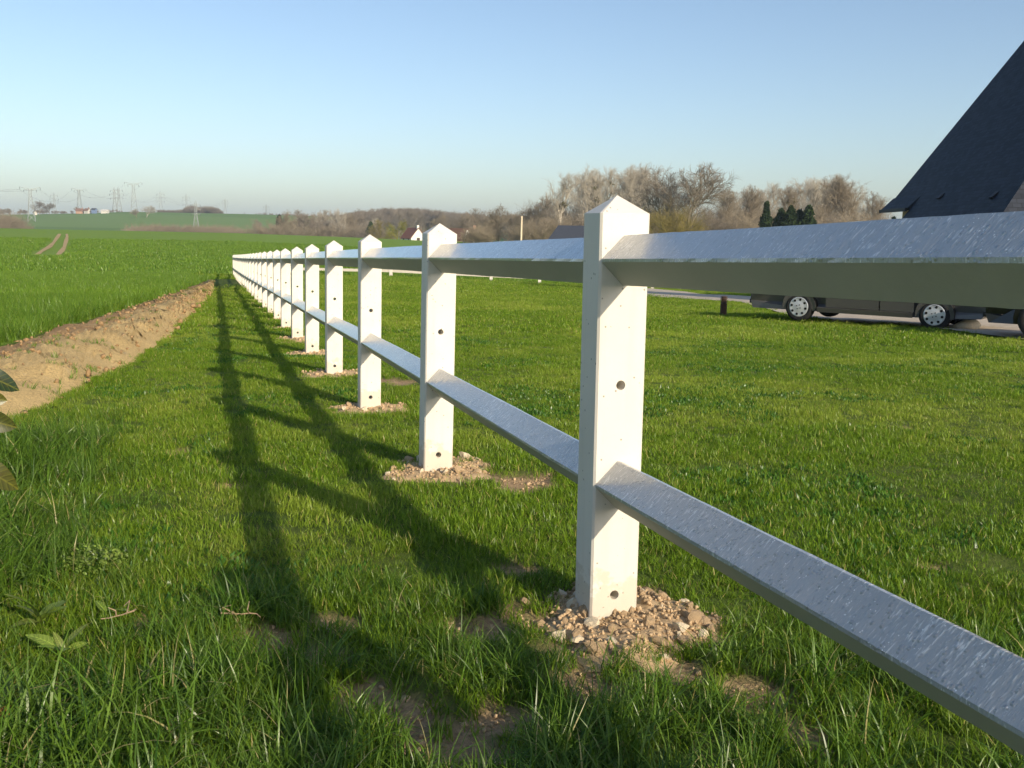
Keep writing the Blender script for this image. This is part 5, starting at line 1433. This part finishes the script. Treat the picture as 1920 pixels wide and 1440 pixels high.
# ------------------------------------------------------------------ buildings in the distance
M['red_tile'] = simple_mat('red_tile', (0.26, 0.10, 0.06), 0.85, var=0.2, nscale=2)
M['brown_tile'] = simple_mat('brown_tile', (0.11, 0.06, 0.04), 0.85, var=0.2, nscale=2)
M['grey_sheet'] = simple_mat('grey_sheet', (0.06, 0.066, 0.08), 0.6, var=0.1, nscale=1)
M['white_wall'] = simple_mat('white_wall', (0.78, 0.75, 0.68), 0.9, var=0.05, nscale=1)
M['dull_tile'] = simple_mat('dull_tile', (0.19, 0.11, 0.08), 0.9, var=0.2, nscale=1)
M['dull_white'] = simple_mat('dull_white', (0.58, 0.55, 0.50), 0.9, var=0.08, nscale=1)
M['blue_wall'] = simple_mat('blue_wall', (0.16, 0.22, 0.36), 0.7, var=0.05)
M['brick_wall'] = simple_mat('brick_wall', (0.38, 0.24, 0.17), 0.9, var=0.15, nscale=2)

def cottage(name, label, px, dist, L, Wd, eave, ridge, yaw, wall, roof, wins=True, chimney=True, group=None, z_off=0):
    x, y, z = place(px, dist); o = empty(name, (x, y, z + z_off), yaw); tag(o, label, 'house', group)
    w = MB(); a, b = L / 2, Wd / 2
    w.add([(-a, -b, -1), (a, -b, -1), (a, b, -1), (-a, b, -1), (-a, -b, eave), (a, -b, eave), (a, b, eave), (-a, b, eave), (-a, 0, ridge - 0.15), (a, 0, ridge - 0.15)],
          [(0, 1, 5, 4), (2, 3, 7, 6), (1, 2, 6, 9, 5), (3, 0, 4, 8, 7)]); w.build('wall', wall, o)
    r = MB(); ov = 0.35
    for s in (-1, 1):
        k = (ridge - eave) / b
        q = [(-a - ov, s * (b + ov), eave - ov * k), (a + ov, s * (b + ov), eave - ov * k), (a + ov, 0, ridge), (-a - ov, 0, ridge)]
        r.add(q + [(p[0], p[1], p[2] - 0.14) for p in q], [(0, 1, 2, 3), (7, 6, 5, 4), (0, 4, 5, 1), (1, 5, 6, 2), (3, 2, 6, 7), (0, 3, 7, 4)])
    ro = r.build('roof', roof, o)
    if chimney: c = MB(); c.box((a - 0.8, -0.35, ridge - 0.6), (a - 0.2, 0.35, ridge + 0.8)); c.build('chimney', M['brick_wall'] if wall != M['white_wall'] else wall, ro)
    if wins:
        for sx in (-0.25, 0.25):
            f = MB(); f.box((sx * L - 0.5, -b - 0.03, 0.9), (sx * L + 0.5, -b - 0.005, eave - 0.4)); f.build('window', M['glass'], o)
        f = MB(); f.box((a + 0.005, -0.55, 0.0), (a + 0.03, 0.55, 1.9)); f.build('door', M['darkwood'], o)
    return o
def yaw_to(px, turn):
    """gable (+x end) faces the viewer when turn = 0"""
    d = ray(px, 430); return math.atan2(-d[1], -d[0]) + turn
cottage('white_cottage', 'small white gabled house with a red tiled roof beyond the field', 775, 330, 8.0, 5.2, 2.1, 5.2, yaw_to(775, 0.42), M['white_wall'], M['red_tile'], True, True, 'small houses beyond the field', 1.2)
cottage('brown_cottage', 'low house with a brown tiled roof right of the white gable', 862, 260, 9.0, 6.0, 2.2, 4.8, yaw_to(862, 1.3), M['brick_wall'], M['brown_tile'], True, True, 'small houses beyond the field', -1.4)
cottage('grey_barn', 'low barn with a dark grey sheet roof left of the nearest post', 1122, 130, 10.5, 8.0, 2.3, 4.3, yaw_to(1122, 1.25), M['brick_wall'], M['grey_sheet'], True, False, None, 0.1)
GH = 'hamlet houses on the far hill'
cottage('hamlet_house', 'white hamlet house at the right end of the row', 198, 905, 5.5, 3.5, 1.7, 2.6, yaw_to(198, 1.2), M['dull_white'], M['dull_white'], False, False, GH, 0.5)
cottage('hamlet_house', 'blue-walled hamlet shed next to the white house', 178, 915, 3.5, 3, 2.6, 3.6, yaw_to(178, 1.0), M['blue_wall'], M['grey_sheet'], False, False, GH, 0.8)
cottage('hamlet_house', 'pale hamlet house with a red roof left of the blue shed', 165, 920, 4.2, 3.5, 1.9, 3.6, yaw_to(165, 0.8), M['dull_white'], M['dull_tile'], False, True, GH, 0.8)
cottage('hamlet_house', 'brick hamlet house at the left end of the row', 151, 925, 5.5, 4, 1.8, 3.6, yaw_to(151, 1.3), M['brick_wall'], M['dull_tile'], False, True, GH, 0.8)
cottage('hamlet_house', 'white house standing alone behind the tall far-left pylon', 67, 905, 3, 2.6, 1.8, 3.2, yaw_to(67, 0.2), M['dull_white'], M['dull_tile'], False, False, GH, 0.5)

# ------------------------------------------------------------------ poles, pylons and cables
def pole():
    x, y, z = place(977, 150); H = at(978, 405, 150)[2] - z
    o = empty('utility_pole', (x, y, z)); tag(o, 'pale wooden pole standing clear of the trees', 'pole')
    b = MB(); b.tube([(0, 0, -0.2), (0.05, 0, H)], [0.17, 0.12], 10); b.build('shaft', M['chalk'], o)
    b = MB(); b.tube([(0.05, 0, H), (0.05, 0, H + 0.12)], [0.13, 0.04], 10); b.build('cap', M['zinc'], o)
    x, y, z = place(893, 200); a = at(876, 432, 200)
    b = MB(); top = (a[0] - x, a[1] - y, a[2] - z)
    b.tube([(0, 0, -0.2), top], [0.10, 0.08], 8); b.tube([(top[0] - 0.9, 0, -0.2), top], [0.10, 0.08], 8)
    o2 = empty('leaning_frame', (x, y, z)); tag(o2, 'white leaning pole frame right of the second post top', 'pole frame'); b.build('legs', M['white_wall'], o2)
pole()

M['galv'] = simple_mat('galvanised_steel', (0.32, 0.34, 0.33), 0.6, metal=0.2, var=0.1)
M['insul'] = simple_mat('insulator', (0.05, 0.05, 0.055), 0.5)
def pylon(px, top_py, dist, kind, label, base_shift=0.0, th=0.30, paint='galv'):
    x, y, z = place(px, dist); H = at(px, top_py, dist)[2] - z
    d = ray(px, 430); yaw = math.atan2(d[1], d[0]) - math.pi / 2 + random.uniform(-0.25, 0.25)
    o = empty('pylon', (x, y, z), yaw); tag(o, label, 'pylon', 'lattice pylons on the far hill')
    b = MB(); w0 = H * 0.10; tt = th * H / 45
    if kind == 'tee':
        waist = H * 0.72; w1 = H * 0.035; lv = [0, 0.2, 0.38, 0.52, 0.63, 0.72, 0.82, 0.90]
    else:
        waist = H * 0.62; w1 = H * 0.028; lv = [0, 0.2, 0.38, 0.52, 0.62, 0.72, 0.82, 0.92]
    def wd(u): h = u * H; return w0 + (w1 - w0) * min(1, h / waist) if h < waist else w1
    def corner(u, k): w = wd(u); return Vector(((-w, w, w, -w)[k], (-w, -w, w, w)[k], u * H))
    for k in range(4):
        for u0, u1 in zip(lv[:-1], lv[1:]):
            b.bar(corner(u0, k), corner(u1, k), tt)
            b.bar(corner(u0, k), corner(u1, (k + 1) % 4), tt * 0.6); b.bar(corner(u0, (k + 1) % 4), corner(u1, k), tt * 0.6)
            b.bar(corner(u1, k), corner(u1, (k + 1) % 4), tt * 0.5)
    if kind != 'tee':
        for k in range(4): b.bar(corner(lv[-1], k), (0, 0, H), tt * 0.8)
    b.build('tower', M[paint], o)
    ins = []
    def arm(u, half, rise):
        a = MB(); zc = u * H; w = wd(u)
        for s in (-1, 1):
            tip = Vector((s * half, 0, zc + rise))
            for yy in (-w, w):
                a.bar((s * w, yy, zc + H * 0.012), tip, tt * 0.7); a.bar((s * w, yy, zc - H * 0.03), tip, tt * 0.6)
            for q in (0.3, 0.6):
                a.bar((s * (w + (half - w) * q), 0, zc + rise * q + H * 0.01), (s * (w + (half - w) * (q + 0.2)), 0, zc + rise * (q + 0.2) - H * 0.012), tt * 0.5)
            ins.append(tip)
        a.build('cross_arm', M[paint], o)
    if kind == 'tee': arm(0.90, H * 0.26, H * 0.055); arm(0.885, H * 0.16, H * 0.0)
    else: arm(0.88, H * 0.14, 0); arm(0.74, H * 0.17, 0); arm(0.60, H * 0.14, 0)
    for t in ins:
        m = MB(); m.bar(t, t - Vector((0, 0, H * 0.07)), tt * 1.1); m.build('insulator', M['insul'], o)
    return [Matrix.Translation(o.location) @ Matrix.Rotation(yaw, 4, 'Z') @ (t - Vector((0, 0, H * 0.07))) for t in ins]

PY = [(60, 348, 760, 'tee', 'wide-armed lattice pylon nearest the left edge, standing on the field crest'),
      (104, 361, 1150, 'arms', 'pale distant pylon between the two wide-armed ones at the left'),
      (151, 351, 960, 'tee', 'wide-armed pylon above the red-roofed hamlet'),
      (217, 351, 1100, 'arms', 'grey narrow pylon, left one of the close pair'),
      (225, 350, 1130, 'arms', 'grey narrow pylon, right one of the close pair'),
      (253, 339, 900, 'tee', 'tallest wide-armed pylon behind the pale round tree clump'),
      (303, 358, 1250, 'arms', 'slim distant pylon left of the dark copse'),
      (351, 364, 1400, 'arms', 'faint pylon rising out of the dark copse'),
      (368, 376, 620, 'arms', 'small pale pylon standing in the green field below the copse'),
      (423, 372, 1200, 'arms', 'faint pylon just right of the dark copse'),
      (500, 383, 1700, 'arms', 'faintest pylon on the skyline above the receding posts')]
HOLD = []
for px, ty, ds, kd, lab in PY: HOLD.append(pylon(px, ty, ds, kd, lab, paint='galv'))
def cable(a, b, sag, label):
    pts = [a.lerp(b, t) - Vector((0, 0, sag * 4 * t * (1 - t))) for t in [i / 16 for i in range(17)]]
    m = MB(); m.tube(pts, [0.05] * 17, 4); o = m.build('power_cable', M['insul']); tag(o, label, 'power cable', 'power cables between the pylons')
for i, j, nm in ((0, 2, 'the two wide-armed pylons at the left'), (2, 5, 'the hamlet pylon and the tallest pylon'), (4, 6, 'the close pair and the slim distant pylon'), (6, 9, 'the slim pylon and the copse pylon')):
    for k in (0, 1): cable(HOLD[i][k], HOLD[j][k], 9, 'thin dark cable on the %s arms between %s' % (('left', 'right')[k], nm))
k0 = HOLD[0][0]; 
for k in (0, 1): cable(HOLD[0][k] + Vector((-260, -40, 10)), HOLD[0][k], 8, 'thin dark cable running off from the %s arm of the leftmost pylon' % ('left', 'right')[k])

# ------------------------------------------------------------------ leaves and weeds in the near left corner
M['laurel'] = blade_mat('laurel_leaf', (0.02, 0.04, 0.012), (0.085, 0.085, 0.010), (0.13, 0.085, 0.012), 0.12, 0.2, 0.04, veins=900.0)
M['dock'] = blade_mat('dock_leaf', (0.14, 0.23, 0.03), (0.24, 0.33, 0.055), (0.2, 0.24, 0.05), 0.1, 0.35, 0.05, veins=600.0)
M['deadleaf'] = blade_mat('dead_leaf', (0.36, 0.12, 0.03), (0.45, 0.2, 0.06), (0.4, 0.2, 0.06), 0.1, 0.3, 0.05)
M['stem'] = simple_mat('woody_stem', (0.12, 0.07, 0.04), 0.8, var=0.2, nscale=30)
def leaf_mesh(L, Wd, droop, seed, mat, fold=0.25, wavy=0.0):
    rg = random.Random(seed); n = 9; v, f, bc = [], [], []
    c = rg.random()
    for i in range(n + 1):
        u = i / n; w = Wd / 2 * (math.sin(math.pi * min(1, u * 0.92 + 0.06)) ** 0.75) * (1 if i < n else 0.05)
        x = L * u; z = -droop * u * u * L + 0.02 * L * math.sin(3 * u)
        for s in (-1, -0.5, 0, 0.5, 1):
            v.append((x, s * w, z + abs(s) * w * fold + wavy * L * math.sin(9 * u + 2 * s) * abs(s)))
            bc.append(c)
    for i in range(n):
        for k in range(4): a = i * 5 + k; f += [a, a + 5, a + 6, a + 1]
    me = fast_mesh('leaf', np.array(v), np.array(f), np.full(len(f) // 4, 4), {'bc': np.array(bc)}); me.materials.append(mat); me.shade_smooth()
    return me
def laurel():
    tips = [at(-58, 742, 1.5), at(-50, 778, 1.47), at(-66, 815, 1.45), at(-55, 700, 1.25), at(-60, 870, 1.2), at(-95, 780, 1.25)]
    bx, by = -0.92, 1.08; o = empty('laurel_shrub', (bx, by, gz(bx, by)))
    tag(o, 'broad glossy leaves of a shrub poking in at the left edge', 'shrub')
    base = Vector((bx, by, gz(bx, by)))
    leaves = [leaf_mesh(0.058, 0.034, 0.22 + 0.1 * k, 900 + k, M['laurel'], 0.18) for k in range(5)]
    rg = random.Random(12)
    for k, t in enumerate(tips):
        T = Vector(t) - base; mid = T * 0.55 + Vector((-0.05, 0.0, 0.12))
        b = MB(); P = [Vector((rg.uniform(-0.02, 0.02), rg.uniform(-0.02, 0.02), -0.03)), mid * 0.5 + Vector((0, 0, 0.08)), mid + Vector((0, 0, 0.05)), T]
        b.tube(P, [0.006, 0.005, 0.004, 0.002], 6); b.build('stem', M['stem'], o)
        spots = [(T, Vector((1, 0.1, -0.15 - 0.2 * (k % 3))))] + [(P[2].lerp(T, q), Vector((rg.uniform(-1, 0.5), rg.uniform(-1, 1), rg.uniform(-0.3, 0.5)))) for q in (0.3, 0.6, 0.85)]
        for q, (pt, dr) in enumerate(spots):
            l = bpy.data.objects.new('leaf', leaves[(k + q) % 5]); COL.objects.link(l); l.parent = o
            ax = dr.normalized(); nz = Vector((0.35 + rg.uniform(-0.3, 0.3), -0.85, 0.35 + rg.uniform(-0.4, 0.4))); ay = nz.cross(ax).normalized(); nz = ax.cross(ay)
            l.location = pt; l.rotation_euler = Matrix((ax, ay, nz)).transposed().to_euler()
            s = 0.62 + 0.4 * rg.random(); l.scale = (s, s, s)
laurel()
def rosette(name, label, px, py, n, L, Wd, lift, mat, seed, cat='weed', group=None):
    g = on_ground(px, py); o = empty(name, (g[0], g[1], gz(*g) + 0.02)); tag(o, label, cat, group)
    lv = [leaf_mesh(L, Wd, 0.45, seed + k, mat, 0.12, 0.012) for k in range(3)]; rg = random.Random(seed)
    for k in range(n):
        l = bpy.data.objects.new('leaf', lv[k % 3]); COL.objects.link(l); l.parent = o
        l.rotation_euler = (rg.uniform(-0.6, 0.6), -rg.uniform(lift * 0.3, lift * 1.3), 6.283 * k / n + rg.uniform(-0.7, 0.7)); s = rg.uniform(0.45, 1.2); l.scale = (s, s, s)
GW = 'broad-leaved weeds in the left margin'
rosette('dock_weed', 'largest broad-leaved weed in the long grass near the left edge', 75, 1175, 7, 0.11, 0.05, 1.0, M['dock'], 61, group=GW)
rosette('dock_weed', 'broad-leaved weed lower down beside the largest one', 120, 1235, 6, 0.10, 0.032, 0.95, M['dock'], 62, group=GW)
rosette('dock_weed', 'broad-leaved weed close to the bottom left corner', 20, 1330, 6, 0.12, 0.055, 0.85, M['dock'], 63, group=GW)
rosette('dandelion_weed', 'small flat-leaved weed under the roots of dry grass', 200, 1160, 7, 0.06, 0.02, 0.6, M['dock'], 64, group=GW)
def chickweed():
    g = on_ground(178, 1075); rg = np.random.default_rng(5); o = empty('chickweed_clump', (g[0], g[1], gz(*g))); tag(o, 'pale yellow-green clump of small-leaved weed in the left grass', 'weed')
    lm = leaf_mesh(0.014, 0.008, 0.3, 71, M['dock'], 0.2); cv = np.array([v.co[:] for v in lm.vertices]); cf = np.array([p.vertices[:] for p in lm.polygons])
    V, Fc, bc = [], [], []; b = 0
    for k in range(330):
        r = 0.10 * math.sqrt(rg.uniform()); a = rg.uniform(0, 6.28); e = np.array(Euler((rg.uniform(-0.9, 0.9), rg.uniform(-1.3, 0.2), rg.uniform(0, 6.28))).to_matrix())
        V.append(cv @ e.T * rg.uniform(0.7, 1.3) + np.array([r * math.cos(a), 1.2 * r * math.sin(a), 0.09 * rg.uniform(0.4, 1) * (1 - (r / 0.13) ** 2)])); Fc.append(cf + b); b += len(cv); bc += [rg.uniform(0.5, 1)] * len(cv)
    Fc = np.concatenate(Fc); me = fast_mesh('foliage', np.concatenate(V), Fc.ravel(), np.full(len(Fc), 4), {'bc': np.array(bc)}); mobj('foliage', me, M['dock'], o)['kind'] = 'stuff'
    s = MB()
    for k in range(12):
        a = rg.uniform(0, 6.28); s.tube([(0, 0, -0.01), (0.04 * math.cos(a), 0.04 * math.sin(a), 0.05), (0.09 * math.cos(a), 0.1 * math.sin(a), 0.06)], [0.0015, 0.001, 0.0006], 4)
    s.build('stems', M['dock'], o)
chickweed()
def dead_leaf(px, py, lab, seed, rot):
    g = on_ground(px, py); o = mobj('dead_leaf', leaf_mesh(0.055, 0.035, 0.1, seed, M['deadleaf'], 0.1)); o.location = (g[0], g[1], gz(*g) + 0.06); o.rotation_euler = (0.3, -0.1, rot); tag(o, lab, 'leaf')
dead_leaf(-8, 1388, 'orange dead leaf lying in the grass at the bottom left corner', 81, 0.4)
M['twig'] = simple_mat('dry_twig', (0.36, 0.26, 0.16), 0.9, var=0.3, nscale=60)
def twig(px, py, lab, seed):
    g = on_ground(px, py); rg = random.Random(seed); b = MB(); p = Vector((0, 0, 0.035)); d = Vector((0.6, -0.5, 0.1)).normalized()
    main = [p.copy()]
    for k in range(6):
        d = (d + Vector((rg.gauss(0, 0.5), rg.gauss(0, 0.5), rg.gauss(0, 0.12)))).normalized(); p = p + d * 0.02; p.z = max(0.015, p.z); main.append(p.copy())
    b.tube(main, [0.0026 - 0.0002 * k for k in range(7)], 5)
    for k in (2, 4): b.tube([main[k], main[k] + Vector((rg.gauss(0, 0.02), rg.gauss(0, 0.02), 0.02)), main[k] + Vector((rg.gauss(0, 0.04), rg.gauss(0, 0.04), 0.03))], [0.0025, 0.002, 0.001], 5)
    o = b.build('dry_twig', M['twig']); o.location = (g[0], g[1], gz(*g)); tag(o, lab, 'twig')
twig(415, 1175, 'crooked dry pale twig in the grass beside the dark rail shadow', 3)
twig(255, 1165, 'dry broken roots lying in the left grass', 5)

# ------------------------------------------------------------------ hazy air
def haze():
    m, nt, out = new_mat('haze'); t = NT(nt)
    v = t.n('ShaderNodeVolumePrincipled'); v.inputs['Color'].default_value = (0.66, 0.82, 1.0, 1); v.inputs['Density'].default_value = 0.0002; v.inputs['Anisotropy'].default_value = 0.0
    t.l(v.outputs[0], out.inputs['Volume'])
    b = MB(); b.box((-3700, -3700, -45), (3700, 3700, 75)); o = b.build('haze', m); tag(o, 'thin bluish haze over the far fields', 'haze', kind='stuff')
haze()
